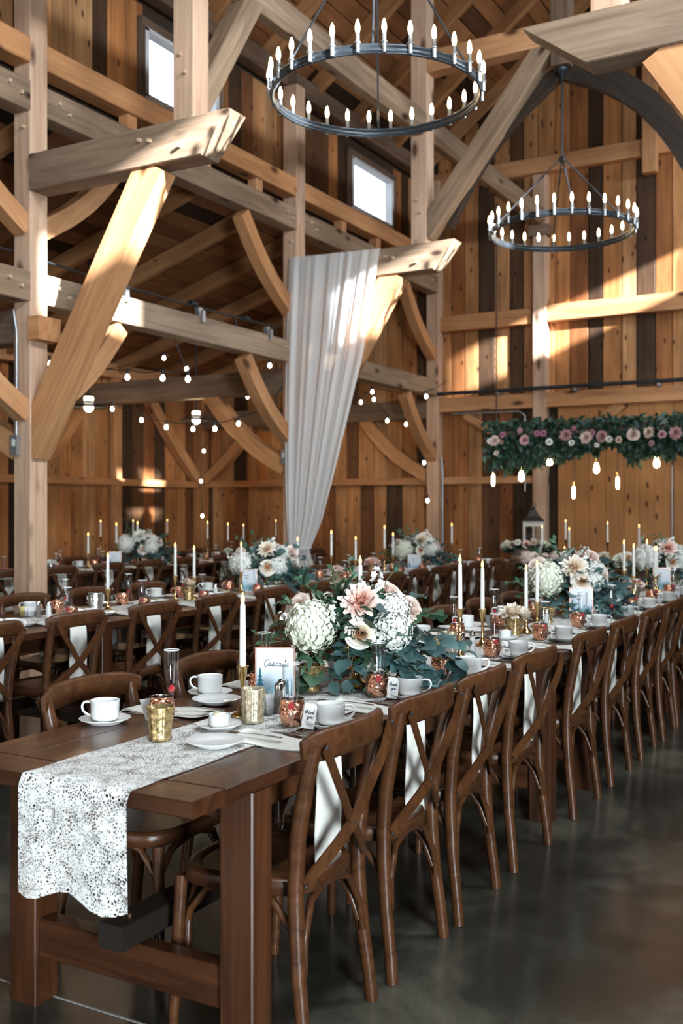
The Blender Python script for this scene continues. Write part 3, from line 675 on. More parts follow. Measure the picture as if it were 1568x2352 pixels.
# lace runners
def runner(r, y0, y1, w, off, drop):
    mb = MB(); n = int((y1 - y0) / .06) + 1; m = 10
    rows = []
    for i in range(n):
        y = y0 + (y1 - y0) * i / (n - 1)
        rows.append([(xc(r, y) + off + w * (j / m - .5) + .006 * math.sin(y * 5 + j * .4), y, TZ + .003 + .0012 * math.sin(y * 21 + j * 2)) for j in range(m + 1)])
    if drop:
        pre = []
        for q in range(16, 0, -1):
            d = drop * q / 16
            pre.append([(xc(r, y0) + off + w * (j / m - .5) + .006 * math.sin(y0 * 5 + j * .4), y0 - .012 - .006 * math.sin(j * 1.1) * q / 16 - (0.004 if q > 1 else 0), TZ + .002 - d * (1 + .06 * math.sin(j * .9 + .5))) for j in range(m + 1)])
        rows = pre + rows
    vs = [p for row in rows for p in row]; M1 = m + 1
    p0 = Vector((xc(r, y0) + off, y0, TZ))
    fs = [(i * M1 + j, i * M1 + j + 1, (i + 1) * M1 + j + 1, (i + 1) * M1 + j) for i in range(len(rows) - 1) for j in range(m)]
    mb.add([Vector(v) - p0 for v in vs], fs, True)
    return build(mb, 'table_runner', 'lace', loc=p0)
tag(runner(0, 1.96, 10.9, .36, .072, .30), 'white lace runner hanging over the near end of the front table', 'runner')
tag(runner(1, 2.3, 13.5, .37, 0, 0), 'lace runner along the middle table row', 'runner')
tag(runner(2, 5.3, 13.9, .37, 0, 0), 'lace runner along the back table row', 'runner')

# ------------------------------------------------------------------ cursive strokes
G = {'C': [(1.5, 1.6), (1.35, 2.0), (.8, 1.9), (.3, 1.2), (.25, .3), (.8, -.1), (1.5, .3)],
 'a': [(.85, .85), (.5, 1), (.15, .6), (.2, .1), (.55, .05), (.85, .6), (.92, 1), (.85, .2), (1.0, 0), (1.3, .3)],
 'c': [(.8, .75), (.6, 1), (.2, .7), (.15, .2), (.5, 0), (1.0, .3)], 's': [(0, .3), (.5, 1.1), (.65, .5), (.45, 0), (.1, .1), (.6, .05), (1.0, .3)],
 'd': [(.8, .85), (.5, 1), (.15, .55), (.25, .05), (.6, .15), (.9, .9), (1.05, 2.0), (.9, 2.0), (.85, .5), (1.0, 0), (1.35, .3)],
 'e': [(0, .3), (.5, .55), (.65, .85), (.45, 1), (.18, .6), (.25, .1), (.6, 0), (1.1, .5)],
 't': [(0, .2), (.4, 1.8), (.3, .3), (.5, 0), (.8, .3)], 'h': [(0, .2), (.4, 1.8), (.25, 2.0), (.15, 0), (.25, .6), (.6, 1), (.75, .6), (.75, .1), (1.05, .25)],
 'n': [(0, .2), (.2, .9), (.2, 0), (.3, .6), (.65, 1), (.8, .6), (.8, .1), (1.1, .3)], 'k': [(0, .2), (.4, 1.9), (.2, 2), (.15, 0), (.2, .5), (.6, .95), (.3, .5), (.75, 0), (1.0, .2)],
 'y': [(0, .3), (.2, 1), (.25, .3), (.6, .2), (.85, 1), (.75, -.6), (.4, -.9), (.3, -.6), (1.05, .3)], 'o': [(.5, 1), (.15, .6), (.25, .05), (.65, .05), (.85, .6), (.5, 1), (.7, .8), (1.1, .85)],
 'u': [(0, .3), (.2, 1), (.2, .2), (.5, 0), (.8, .5), (.85, 1), (.85, .2), (1.15, .2)], '~': [(0, .3), (.3, .9), (.4, 0), (.7, .9), (.8, 0), (1.1, .5)], '|': [(0, .2), (.35, 1.8), (.2, 0), (.6, .4)]}
def script(mb, text, x0, z0, h, y, rad):
    """flat printed strokes in the XZ plane at depth y, letters h tall (x-height)"""
    x = 0; out = []
    for chx in text:
        g = G[chx]; w = max(p[0] for p in g)
        P = []
        for i in range(len(g) - 1):      # Catmull-Rom
            a, b, c, d = g[max(i - 1, 0)], g[i], g[i + 1], g[min(i + 2, len(g) - 1)]
            for q in range(5):
                t = q / 5
                P.append(tuple(.5 * (2 * b[k] + (c[k] - a[k]) * t + (2 * a[k] - 5 * b[k] + 4 * c[k] - d[k]) * t * t + (3 * b[k] - a[k] - 3 * c[k] + d[k]) * t ** 3) for k in (0, 1)))
        P.append(g[-1])
        pts = [Vector((x0 + (x + px + .18 * pz) * h, y, z0 + pz * h)) for px, pz in P]
        mb.sweep(pts, [(-rad, -.0003), (rad, -.0003), (rad, .0003), (-rad, .0003)], ups=(0, -1, 0), smooth=False)
        x += w - (.05 if chx != 'C' else .25)
    return x * h

def curve3(a, b, c, n=7):
    a, b, c = Vector(a), Vector(b), Vector(c)
    return [a.lerp(b, t).lerp(b.lerp(c, t), t) for t in [i / (n - 1) for i in range(n)]]
# ------------------------------------------------------------------ table ware
def lathe_thing(name, cat, prof, m, seg=24, **kw):
    mb = MB(); mb.lathe(prof, seg, **kw); o = build(mb, name, m); tag(o, 'x', cat); return o
def arc_handle(mb, x, z0, z1, out, r, sy=1):
    n = 9; mb.tube([(x + out * math.sin(pi * i / (n - 1)) * (1 if i else .6), 0, z1 + (z0 - z1) * i / (n - 1)) for i in range(n)], r, 6)
def make_cup():
    t = empty('coffee_cup', 'x', 'cup')
    mb = MB(); mb.lathe([(0, .004), (.030, .0), (.039, .004), (.0455, .013), (.0468, .064), (.0478, .067), (.0455, .067), (.0435, .062), (.042, .015), (0, .013)], 26); build(mb, 'bowl', 'ceramic', t)
    mb = MB(); mb.tube(curve3((.045, 0, .056), (.074, 0, .066), (.078, 0, .044), 6) + curve3((.078, 0, .044), (.078, 0, .02), (.045, 0, .014), 6)[1:], .0040, 8); build(mb, 'handle', 'ceramic', t)
    return t
def plate_prof(r): return [(0, .006), (r * .55, .004), (r * .58, .0), (r * .62, .0), (r * .66, .005), (r * .96, .015), (r, .0185), (r * .985, .019), (r * .70, .009), (0, .0085)]
def make_flute():
    t = empty('champagne_flute', 'x', 'glass')
    mb = MB(); mb.lathe([(.0, .066), (.008, .07), (.015, .085), (.022, .115), (.0262, .155), (.0268, .19), (.0262, .215)], 22); b = build(mb, 'bowl', 'glass', t)
    mb = MB(); mb.lathe([(.0262, .2135), (.0272, .2145), (.0272, .2165), (.0258, .2165), (.0255, .2145)], 22); build(mb, 'rim', 'ceramic', b)
    mb = MB(); mb.lathe([(.0315, .0), (.0315, .002), (.012, .006), (.005, .014), (.0042, .04), (.006, .055), (.009, .068)], 18); build(mb, 'stem', 'glass', t)
    return t
def make_berry():
    mb = MB()
    for j in range(4):
        z = .004 + j * .0052; rr = (.0062, .0078, .007, .0035)[j]; n = (7, 9, 8, 4)[j]
        for i in range(n): a = 2 * pi * (i + j * .5) / n; mb.ball((rr * math.cos(a), rr * math.sin(a), z), .0036, 6, 4)
    mb.ball((0, 0, .01), .0075, 8, 5, (1, 1, 1.1))
    o = build(mb, 'raspberry', 'berry'); return tag(o, 'x', 'raspberry')
def card_mesh():
    mb = MB(); n = 6
    for i in range(n): pass
    vs = []
    for i in range(n + 1):
        z = .078 * i / n; y = .010 * (z / .078) ** 2
        for x in (-.021, .021): vs += [(x, y, z), (x, y + .0006, z)]
    fs = []
    for i in range(n):
        a = i * 4; b = a + 4
        fs += [(a, a + 2, b + 2, b), (a + 1, b + 1, b + 3, a + 3), (a, b, b + 1, a + 1), (a + 2, a + 3, b + 3, b + 2)]
    fs += [(0, 1, 3, 2), (n * 4, n * 4 + 2, n * 4 + 3, n * 4 + 1)]
    return mb.add(vs, fs)
def make_mug(tagcol):
    t = empty('copper_mug', 'x', 'mug')
    mb = MB(); mb.lathe([(0, .001), (.028, 0), (.031, .003), (.037, .015), (.0425, .036), (.0425, .055), (.0385, .076), (.037, .084), (.0382, .088)], 28); build(mb, 'body', 'copper', t)
    mb = MB(); mb.lathe([(.0382, .088), (.0368, .088), (.0362, .084), (.040, .055), (.036, .02), (0, .01)], 22); build(mb, 'lining', 'copper_in', t)
    mb = MB(); mb.tube([(0, .036, .074), (0, .056, .078), (0, .07, .066), (0, .07, .04), (0, .058, .024), (0, .04, .022)], .0042, 7); build(mb, 'handle', 'copper', t)
    c = build(card_mesh(), 'thank_you_tag', tagcol, t); c.location = (.062, -.035, .001); c.rotation_euler = (-.22, .2, .38)
    mb = MB(); script(mb, 'thank', -.0165, .047, .0062, .0015, .00065); script(mb, 'you', -.008, .032, .0062, -.0005, .00065)
    for z, w in ((.022, .012), (.0175, .013), (.012, .010)): mb.box((.001, -.0005, z), (w * 1.8, .0006, .0007))
    build(mb, 'thank_you_lettering', 'ink', c)
    mb = MB(); mb.tube([(.036, -.012, .07), (.05, -.03, .073), (.055, -.034, .066)], .0012, 5); mb.tube([(.05, -.03, .072), (.046, -.05, .04), (.05, -.055, .012)], .0014, 5); build(mb, 'ribbon', 'ribbon', t)
    return t
def make_napkin():
    """folded linen lying on the table and hanging over its edge (edge at x = 0, hanging side +x)"""
    mb = MB(); n = 22; w = .142; vs = []; prof = []
    for i in range(9): prof.append((-.32 + .30 * i / 8, .006 + (.006 if i == 0 else 0) + .004 * math.sin(i * .9)))
    prof += [(.004, .006), (.013, -.004), (.016, -.02)]
    for i in range(1, 9): prof.append((.016 + .003 * math.sin(i * .8), -.02 - .325 * i / 8))
    nw = 6
    for i, (x, z) in enumerate(prof):
        for j in range(nw + 1):
            yy = w * (j / nw - .5) * (1 + .05 * math.sin(i * .5))
            vs.append((x + (.003 * math.sin(j * 1.6) if i > 11 else 0), yy, z + (.002 * math.sin(j * 1.3 + i * .6) if i < 9 else 0)))
    k = len(prof); q = nw + 1; off = len(vs)
    for i, (x, z) in enumerate(prof):
        a = prof[min(i + 1, k - 1)]; b = prof[max(i - 1, 0)]
        t = Vector((a[0] - b[0], 0, a[1] - b[1])).normalized(); nn = Vector((t.z, 0, -t.x)) * .0045
        for j in range(q): v = vs[i * q + j]; vs.append((v[0] + nn.x, v[1], v[2] + nn.z))
    fs = []
    for i in range(k - 1):
        for j in range(nw):
            a = i * q + j; fs.append((a, a + 1, a + q + 1, a + q)); b = a + off; fs.append((b, b + q, b + q + 1, b + 1))
        for j in (0, nw):
            a = i * q + j; fs.append((a, a + q, a + q + off, a + off))
    for i in (0, k - 1):
        for j in range(nw): a = i * q + j; fs.append((a, a + 1, a + 1 + off, a + off))
    mb.add(vs, fs, True)
    return tag(build(mb, 'napkin', 'napkin'), 'x', 'napkin')
def make_fork():
    mb = MB(); sec = [(-.0045, -.001), (.0045, -.001), (.0045, .001), (-.0045, .001)]
    mb.sweep([(-.10, 0, .002), (-.05, 0, .005), (.0, 0, .007), (.05, 0, .005)], sec, ups=(0, 0, 1), scale=[1.5, 1.1, .7, .8])
    mb.box((.062, 0, .005), (.028, .024, .002))
    for y in (-.0095, -.0032, .0032, .0095): mb.sweep([(.072, y, .005), (.095, y, .007), (.115, y, .004)], [(-.0016, -.0008), (.0016, -.0008), (.0016, .0008), (-.0016, .0008)], ups=(0, 0, 1))
    return tag(build(mb, 'fork', 'steel'), 'x', 'fork')
def make_knife():
    mb = MB(); sec = [(-.006, -.0012), (.006, -.0012), (.006, .0012), (-.006, .0012)]
    mb.sweep([(-.11, 0, .003), (-.03, 0, .004), (-.02, 0, .004), (.06, 0, .003), (.11, .003, .002)], sec, ups=(0, 0, 1), scale=[1.1, .8, 1.2, 1.3, .4])
    return tag(build(mb, 'knife', 'steel'), 'x', 'knife')
K = {'cup': Kind(make_cup(), 'white coffee cups'), 'saucer': Kind(lathe_thing('saucer', 'saucer', plate_prof(.084), 'ceramic', 30), 'saucers under the coffee cups'),
 'plate': Kind(lathe_thing('bread_plate', 'plate', plate_prof(.088), 'ceramic', 32), 'small bread plates'), 'flute': Kind(make_flute(), 'champagne flutes'),
 'berry': Kind(make_berry(), 'raspberries in the flutes'), 'mug': Kind(make_mug('paper'), 'copper mugs with tags'), 'kmug': Kind(make_mug('kraft'), 'copper mugs with kraft tags'),
 'napkin': Kind(make_napkin(), 'ivory napkins at the places'), 'fork': Kind(make_fork(), 'forks'), 'knife': Kind(make_knife(), 'knives')}
DESC = {'cup': 'white china coffee cup', 'saucer': 'white saucer under the cup', 'plate': 'small white bread plate', 'flute': 'clear champagne flute', 'berry': 'red raspberry in the flute', 'mug': 'hammered copper mug with white thank-you tag',
 'kmug': 'hammered copper mug with plain kraft tag', 'napkin': 'ivory napkin hanging over the table edge', 'fork': 'steel fork on the napkin', 'knife': 'steel knife'}
def put(kind, x, y, z, rz, place): K[kind].put((x, y, z), rz, DESC[kind] + ', ' + place)
def place(r, sd, k, y, full=True, dx=0, handle=True, far=False):
    """one cover; sd = +1 on the open floor side"""
    c = xc(r, y); tl = .03 if r in (1, 2) else 0
    pl = '%s place, %s, %s' % (ORD[k], SIDE[sd], ROWN[r].replace('table row', 'row'))
    e = c + sd * HW; b = 0 if sd > 0 else pi
    put('napkin', e, y, TZ + .001, b + tl, pl)
    cx, cy = (c + .31, y + .27) if sd > 0 else (c - .36, y - .25)
    put('saucer', cx, cy, TZ + .001, 0, pl); put('cup', cx, cy, TZ + .0105, (.5 if sd > 0 else 3.65) + R.uniform(-.2, .2), pl)
    mx, my = (c + .20, y + .215) if sd > 0 else (c - .19, y - .17)
    put('kmug' if (r, sd, k) in ((0, -1, 1), (1, -1, 3), (2, -1, 2)) else 'mug', mx, my, TZ + .004, R.uniform(.2, .7) if sd > 0 else R.uniform(2.6, 3.4), pl)
    fx, fy = (c + .255, y + .12) if sd > 0 else (c - .27, y - .02)
    put('flute', fx, fy, TZ + .003, 0, pl); put('berry', fx, fy, TZ + .076, R.random(), pl)
    if full:
        px, py = (c + .155, y - .14) if sd > 0 else (c - .235, y + .19)
        put('plate', px, py, TZ + .006, 0, pl)
        put('fork', e - sd * .24, y - sd * .02, TZ + .016, b + pi + .12, pl)
        put('knife', e - sd * .16, y + sd * .10, TZ + .002, b + pi, pl)
for k, y in enumerate([2.59, 3.18, 3.77, 4.36, 5.07, 5.76, 6.41, 7.05, 7.68, 8.3]): place(0, 1, k, y)
for k, y in enumerate([2.80, 3.37, 4.00, 4.61, 5.25, 5.86, 6.5, 7.13, 7.78, 8.42, 9.05, 9.7]): place(0, -1, k, y, full=k < 6)
for k, y in enumerate(chairs[(1, 1)]): place(1, 1, k, y + .14, full=1 < k < 6)
for k, y in enumerate(chairs[(1, -1)]): place(1, -1, k, y + .1, full=False)
for k, y in enumerate(chairs[(2, 1)]): place(2, 1, k, y + .14, full=False)
for k, y in enumerate(chairs[(2, -1)]): place(2, -1, k, y + .1, full=False)

# ------------------------------------------------------------------ candles
def stick_mesh(h, fancy):
    k = h
    if fancy: pr = [(0, .001), (.036, 0), (.040, .004), (.038, .008), (.027, .02), (.016, .032), (.010, .042), (.013, .05), (.008, .06), (.0075, k * .45), (.014, k * .49), (.0075, k * .53), (.008, k * .72), (.014, k * .78), (.008, k * .82), (.012, k - .035), (.0165, k - .006), (.022, k - .004), (.022, k), (.012, k), (.011, k - .02), (0, k - .02)]
    else: pr = [(0, .001), (.037, 0), (.041, .004), (.036, .009), (.02, .018), (.010, .034), (.007, .05), (.0065, k * .6), (.009, k - .05), (.0145, k - .034), (.015, k - .008), (.020, k - .004), (.020, k), (.012, k), (.011, k - .02), (0, k - .02)]
    mb = MB(); mb.lathe(pr, 22); return mb
def make_candle():
    t = empty('taper_candle', 'x', 'candle')
    mb = MB(); mb.lathe([(.010, 0), (.0113, .006), (.0105, .12), (.0092, .218), (.007, .226), (0, .227)], 14); build(mb, 'taper', 'wax', t)
    mb = MB(); mb.lathe([(0, .224), (.005, .229), (.0075, .238), (.0058, .25), (.0025, .26), (0, .266)], 10); build(mb, 'flame', 'flame', t)
    return t
CA = Kind(make_candle(), 'white taper candles'); ST = {}
def candle(r, y, h, place, x=None, fancy=False, on='table'):
    x, y = (xc(r, y), y) if x is None else adj(x, y)
    key = (round(h, 2), fancy)
    if key not in ST:
        o = build(stick_mesh(key[0], fancy), 'candlestick', 'brass'); tag(o, 'x', 'candlestick'); ST[key] = Kind(o, 'brass candlesticks')
    ST[key].put((x, y, TZ + .004), 0, 'brass candlestick ' + place)
    CA.put((x, y, TZ + .004 + key[0] - .018), 0, 'lit white taper candle ' + place)
candle(0, 2.93, .165, 'before the table sign on the front row', x=-2.035)
candle(0, 4.0, .25, 'behind the large front centrepiece', x=-2.15)
candle(0, 4.51, .245, 'beside the salt shaker past the front centrepiece', x=-1.89, fancy=True)
candle(0, 5.05, .19, 'standing left of the gold pot of cream dahlias', x=-1.99)
candle(0, 5.69, .14, 'standing right of the gold pot of cream dahlias', x=-1.975, fancy=True)
candle(0, 6.02, .15, 'left of the second centrepiece of the front row', x=-2.02)
candle(0, 7.0, .20, 'rising behind the second centrepiece of the front row', x=-2.15)
for k, (y, h, x) in enumerate(((8.15, .19, -1.95), (8.45, .21, -2.1), (8.8, .15, -1.93), (9.1, .14, -1.98), (9.35, .19, -2.12))): candle(0, y, h, '%s in the cluster at the far end of front row' % ORD[k], x=x)
for k, (y, h) in enumerate(((4.24, .28), (5.36, .15), (6.12, .2), (6.36, .17), (7.02, .18), (7.95, .2), (8.6, .25), (9.12, .18), (9.8, .28), (10.02, .2), (11.75, .28))):
    candle(1, y, h, '%s from the near end of the middle row' % ORD[k])
for k, (y, h) in enumerate(((7.9, .3), (9.0, .18), (9.5, .29), (9.9, .3), (11.4, .29), (11.9, .26), (12.3, .24), (13.2, .3), (13.6, .31))):
    candle(2, y, h, '%s from the near end of the back row' % ORD[k])
for k, y in enumerate((11.2, 11.9, 12.7)): candle(3, y, .3, '%s on the table by the side wall' % ORD[k])

# ------------------------------------------------------------------ small table pieces
def one(mb, name, m, label, cat, loc, rz=0, group=None): 
    loc = (*adj(loc[0], loc[1]), loc[2]); o = build(mb, name, m, loc=loc); o.rotation_euler = (0, 0, rz); return tag(o, label, cat, group)
def tumbler(r0, r1, h, fl=.04): 
    mb = MB(); mb.lathe([(0, .004), (r0 * .9, 0), (r0, .004), (r0, .012), (r0 * .96, .016), (r1, h - .004), (r1 * .99, h), (r1 * .92, h), (r0 * .85, .02), (0, .018)], 48, flute=fl, nfl=12); return mb
def pedestal(s=1):
    mb = MB(); mb.lathe([(0, .002), (.028 * s, 0), (.03 * s, .004), (.022 * s, .022 * s), (.024 * s, .03 * s), (.034 * s, .05 * s), (.042 * s, .085 * s), (.047 * s, .09 * s), (.047 * s, .094 * s), (.041 * s, .092 * s), (.03 * s, .05 * s), (0, .035 * s)], 48, flute=.035, nfl=16); return mb
Z = TZ + .004
one(tumbler(.036, .039, .112), 'votive_holder', 'palegold', 'pale mercury glass tumbler beside the nearest candlestick', 'votive holder', (-1.948, 2.863, Z))
one(tumbler(.033, .042, .102), 'votive_holder', 'goldglass', 'fluted gold mercury votive at the near end of the lace runner', 'votive holder', (-2.05, 2.505, Z))
one(pedestal(1.1), 'votive_holder', 'goldglass', 'gold fluted pedestal votive right of the table sign', 'votive holder', (-2.079, 3.46, Z))
one(pedestal(1.0), 'votive_holder', 'goldglass', 'gold pedestal votive left of the second centrepiece, front row', 'votive holder', (-2.035, 6.28, Z))
one(tumbler(.036, .038, .1), 'votive_holder', 'palegold', 'pale mercury votive by the front centrepiece, far side', 'votive holder', (-2.05, 4.75, Z))
for k, y in enumerate((4.95, 5.75, 6.6, 7.75, 8.75)):
    one(tumbler(.030, .040, .06, .06), 'votive_holder', 'palegold', 'small frosted votive, %s along the middle row' % ORD[k], 'votive holder', (xc(1, y) + .12, y, Z))
one(tumbler(.045, .05, .13, .03), 'bud_vase', 'silverglass', 'silver mercury glass vase on the middle row, near end', 'vase', (-4.86, 5.26, Z))
def shaker(x, y, m, label, rz=0):
    t = empty('shaker', label, 'shaker', (*adj(x, y), Z))
    mb = MB(); mb.lathe([(0, .001), (.019, 0), (.0195, .004), (.014, .07), (.013, .082), (0, .082)], 10); b = build(mb, 'body', m, t)
    mb = MB(); mb.lathe([(.0145, .08), (.015, .095), (.011, .104), (0, .107)], 12); build(mb, 'metal_cap', 'steel', t)
shaker(-1.955, 3.035, 'pepper', 'pepper shaker beside the nearest sugar caddy'); shaker(-1.985, 3.10, 'salt', 'salt shaker beside the nearest sugar caddy')
shaker(-1.975, 4.735, 'pepper', 'pepper shaker past the front centrepiece'); shaker(-1.945, 4.80, 'salt', 'salt shaker past the front centrepiece')
shaker(-1.97, 6.05, 'salt', 'salt shaker beside the gold pedestal votive, front row'); shaker(-4.95, 4.83, 'pepper', 'pepper shaker at the near end of the middle row'); shaker(-4.87, 4.84, 'salt', 'salt shaker at the near end of the middle row')
shaker(-4.86, 6.62, 'salt', 'salt shaker beside the dahlia pot, middle row')
def caddy(x, y, label):
    t = empty('sugar_caddy', label, 'sugar caddy', (*adj(x, y), Z))
    mb = MB(); mb.box((0, 0, .003), (.09, .06, .005))
    for a in (-1, 1): mb.box((a * .044, 0, .02), (.003, .06, .035)); mb.box((0, a * .029, .02), (.09, .003, .035))
    build(mb, 'tray', 'glass', t)
    for i in range(7):
        p = MB(); p.box((0, 0, .032), (.003, .05, .058)); build(p, 'packet', 'packet' if i < 4 else 'whitepacket', t, loc=(-.034 + i * .0115, R.uniform(-.003, .003), .004), rot=(0, R.uniform(-.12, .12), 0))
caddy(-2.0, 3.005, 'glass caddy of yellow and white sugar packets on near lace runner'); caddy(-2.07, 4.72, 'caddy of sugar packets under the front centrepiece leaves'); caddy(-5.02, 4.80, 'caddy of sugar packets at near end of middle row')
def butter(x, y, where):
    one(MB().lathe(plate_prof(.072), 28), 'saucer', 'ceramic', 'white saucer under the butter ramekin ' + where, 'saucer', (x, y, Z), group='saucers under butter ramekins')
    t = empty('ramekin', 'small white butter ramekin on a saucer ' + where, 'ramekin', (*adj(x, y), Z + .01))
    mb = MB(); mb.lathe([(0, .001), (.029, 0), (.032, .004), (.033, .036), (.034, .038), (.031, .038), (.030, .02), (0, .02)], 24, flute=.012, nfl=24); build(mb, 'dish', 'ceramic', t)
    mb = MB(); mb.ball((0, 0, .028), .026, 12, 6, (1, 1, .6)); mb.ball((.008, .004, .036), .014, 8, 5, (1, 1, .6)); build(mb, 'butter', 'cream_petal', t)
butter(-1.985, 2.724, 'on the near lace runner'); butter(-1.985, 5.37, 'before the gold dahlia pot'); butter(-2.0, 7.9, 'far along the front row'); butter(xc(1, 5.6) + .05, 5.62, 'on the middle row')

def sign(r, x, y, rz, text, label, w=.138, h=.188):
    t = empty('table_sign', label, 'sign', (*adj(x, y), Z), rz)
    mb = MB(); mb.box((0, 0, h / 2 + .004), (w, .003, h)); build(mb, 'print', 'print', t)
    mb = MB()
    for sx in (-1, 1): mb.box((sx * (w / 2 + .002), 0, h / 2 + .004), (.005, .009, h + .008))
    mb.box((0, 0, h + .006), (w + .01, .009, .004)); mb.box((0, .01, .003), (w + .01, .05, .006)); build(mb, 'copper_frame', 'rosegold', t)
    mb = MB()
    for i, (tx, th, tz) in enumerate(((-.055, .062, .05), (-.03, .03, .0), (.018, .036, .022), (.033, .028, .006), (-.046, .018, .004), (.055, .04, .004), (.004, .022, .01), (.044, .05, .02))):
        for q in range(4):
            zz = tz + th * q / 4; ww = th * .22 * (1 - q / 4.6); hh = th * .36
            mb.add([(tx - ww, -.0021, zz + .006), (tx + ww, -.0021, zz + .006), (tx, -.0021, zz + hh + .006)], [(0, 1, 2)])
    build(mb, 'printed_trees', 'tree_ink', t)
    mb = MB()
    if text: script(mb, text, -.043, .127, .0118, -.0022, .0009)
    else:
        script(mb, '~~|~~', -.035, .14, .0075, -.0022, .0006); script(mb, '~~~~', -.03, .118, .0075, -.0022, .0006)
    build(mb, 'lettering', 'ink' if text else 'tree_ink', t)
    return t
sign(0, -2.09, 3.22, .42, 'Cascade', 'blue watercolour table sign lettered Cascade in a copper frame')
sign(0, -1.935, 6.66, .36, '', 'blue watercolour table sign before second centrepiece, front row')
sign(0, -1.97, 9.25, .3, '', 'blue watercolour table sign before third centrepiece, front row')
sign(1, -4.86, 7.08, .55, '', 'blue watercolour table sign with two script lines, middle row')
sign(1, -4.88, 10.35, .45, '', 'blue watercolour table sign at far centrepiece, middle row')
sign(2, xc(2, 9.2) + .15, 9.3, .7, '', 'blue watercolour table sign on the back row')

# ------------------------------------------------------------------ flowers
def radial(name, c0, c1, c2, r0=.12, r1=.45, r2=.85):
    m, nt, b = mat(name); L = nt.links
    tc = N(nt, 'ShaderNodeTexCoord'); ln = N(nt, 'ShaderNodeVectorMath', operation='LENGTH'); L.new(tc.outputs['Object'], ln.inputs[0])
    r = ramp(nt, [(r0, c0), (r1, c1), (r2, c2)]); L.new(ln.outputs['Value'], r.inputs[0]); L.new(r.outputs[0], b.inputs['Base Color']); b.inputs['Roughness'].default_value = .6
    return m
MT['pink_petal'] = radial('coral_hearted_petal', (.78, .27, .19), (.90, .56, .46), (.93, .78, .70))
MT['cream_petal'] = radial('peach_hearted_petal', (.82, .42, .20), (.88, .74, .55), (.90, .84, .74))
def petal(L, w, cup, n=4, curl=0):
    """a petal lying along +x, base at origin, bending up"""
    mb = MB(); vs = []
    for i in range(n + 1):
        t = i / n; wd = w * math.sin(pi * (.12 + .80 * t ** .85)) ; x = L * t; z = cup * t * t * L - curl * L * max(0, t - .6) ** 2
        vs += [(x, -wd, z + wd * .35), (x, 0, z), (x, wd, z + wd * .35)]
    fs = []
    for i in range(n):
        for j in (0, 1): a = i * 3 + j; fs.append((a, a + 1, a + 4, a + 3))
    return mb.add(vs, fs, True)
def rotm(a, tilt, r=0, z=0): return Matrix.Rotation(a, 4, 'Z') @ Matrix.Translation((r, 0, z)) @ Matrix.Rotation(-tilt, 4, 'Y')
FM = {}
def flower_mesh(kind, m):
    if (kind, m) in FM: return FM[(kind, m)]
    mb = MB(); q = random.Random(11)
    if kind == 'hydrangea':        # unit radius 1, florets of four petals on a dome
        fl = MB()
        for i in range(4): fl.joins(petal(.120, .078, .15, 2, .3), Matrix.Rotation(i * pi / 2, 4, 'Z'))
        n = 235; ga = pi * (3 - 5 ** .5)
        for i in range(n):
            z = 1 - 1.75 * (i + .5) / n; rr = math.sqrt(max(0, 1 - z * z)); a = ga * i; d = Vector((rr * math.cos(a), rr * math.sin(a), z))
            dd = (d + Vector((q.uniform(-.4, .4), q.uniform(-.4, .4), q.uniform(-.4, .4)))).normalized()
            M = dd.to_track_quat('Z', 'Y').to_matrix().to_4x4() @ Matrix.Rotation(q.random() * 3, 4, 'Z'); M.translation = d * q.uniform(.86, 1.07)
            mb.joins(fl, M)
        mb.ball((0, 0, 0), .86, 14, 10)
    elif kind == 'dahlia':
        for ring, (n, L, tilt, z) in enumerate(((13, 1.0, -.05, -.16), (12, .97, .22, -.1), (11, .86, .5, -.04), (10, .7, .8, .02), (8, .52, 1.1, .05), (6, .36, 1.35, .06))):
            for i in range(n): mb.joins(petal(L * q.uniform(.85, 1.08), .235 * (1 - ring * .08), .35, 4, .8), rotm(2 * pi * (i + .5 * (ring % 2)) / n + q.uniform(-.14, .14), tilt + q.uniform(-.16, .16), .04, z))
    elif kind == 'rose':
        for ring, (rr, n, H, lip) in enumerate(((.10, 3, .60, .0), (.20, 3, .62, .03), (.32, 4, .60, .06), (.46, 5, .54, .10), (.62, 5, .46, .18), (.80, 6, .34, .28))):
            for i in range(n):
                a0 = 2 * pi * (i + .4 * ring) / n + q.uniform(-.1, .1); half = pi / n * 1.35; vs = []; nu, nv = 6, 5; k = q.uniform(.92, 1.08)
                for v in range(nv + 1):
                    t = v / nv
                    for u in range(nu + 1):
                        s = 2 * u / nu - 1; ang = a0 + half * s * (.35 + .65 * math.sin(min(1, t * 1.3) * pi / 2)); top = 1 - .28 * s * s * t
                        r = k * (rr * (.30 + .70 * math.sin(min(1, t * 1.25) * pi / 2)) + lip * t ** 3 + .03 * s * (1 if i % 2 else -1))
                        vs.append((r * math.cos(ang), r * math.sin(ang), -.35 + H * t * top - lip * .5 * t ** 5))
                q1 = nu + 1; mb.add(vs, [(v * q1 + u, v * q1 + u + 1, (v + 1) * q1 + u + 1, (v + 1) * q1 + u) for v in range(nv) for u in range(nu)], True)
    elif kind == 'stock':
        for i in range(22):
            z = q.uniform(-1, 1); a = q.random() * 6.28; rr = .45 * (1.2 - abs(z) * .5)
            fl = MB()
            for k in range(5): fl.joins(petal(.26, .12, .3, 2), Matrix.Rotation(k * 1.257, 4, 'Z'))
            d = Vector((math.cos(a), math.sin(a), .5)).normalized(); M = d.to_track_quat('Z', 'Y').to_matrix().to_4x4(); M.translation = (rr * math.cos(a), rr * math.sin(a), z)
            mb.joins(fl, M)
    FM[(kind, m)] = mb.mesh(kind, m); return FM[(kind, m)]
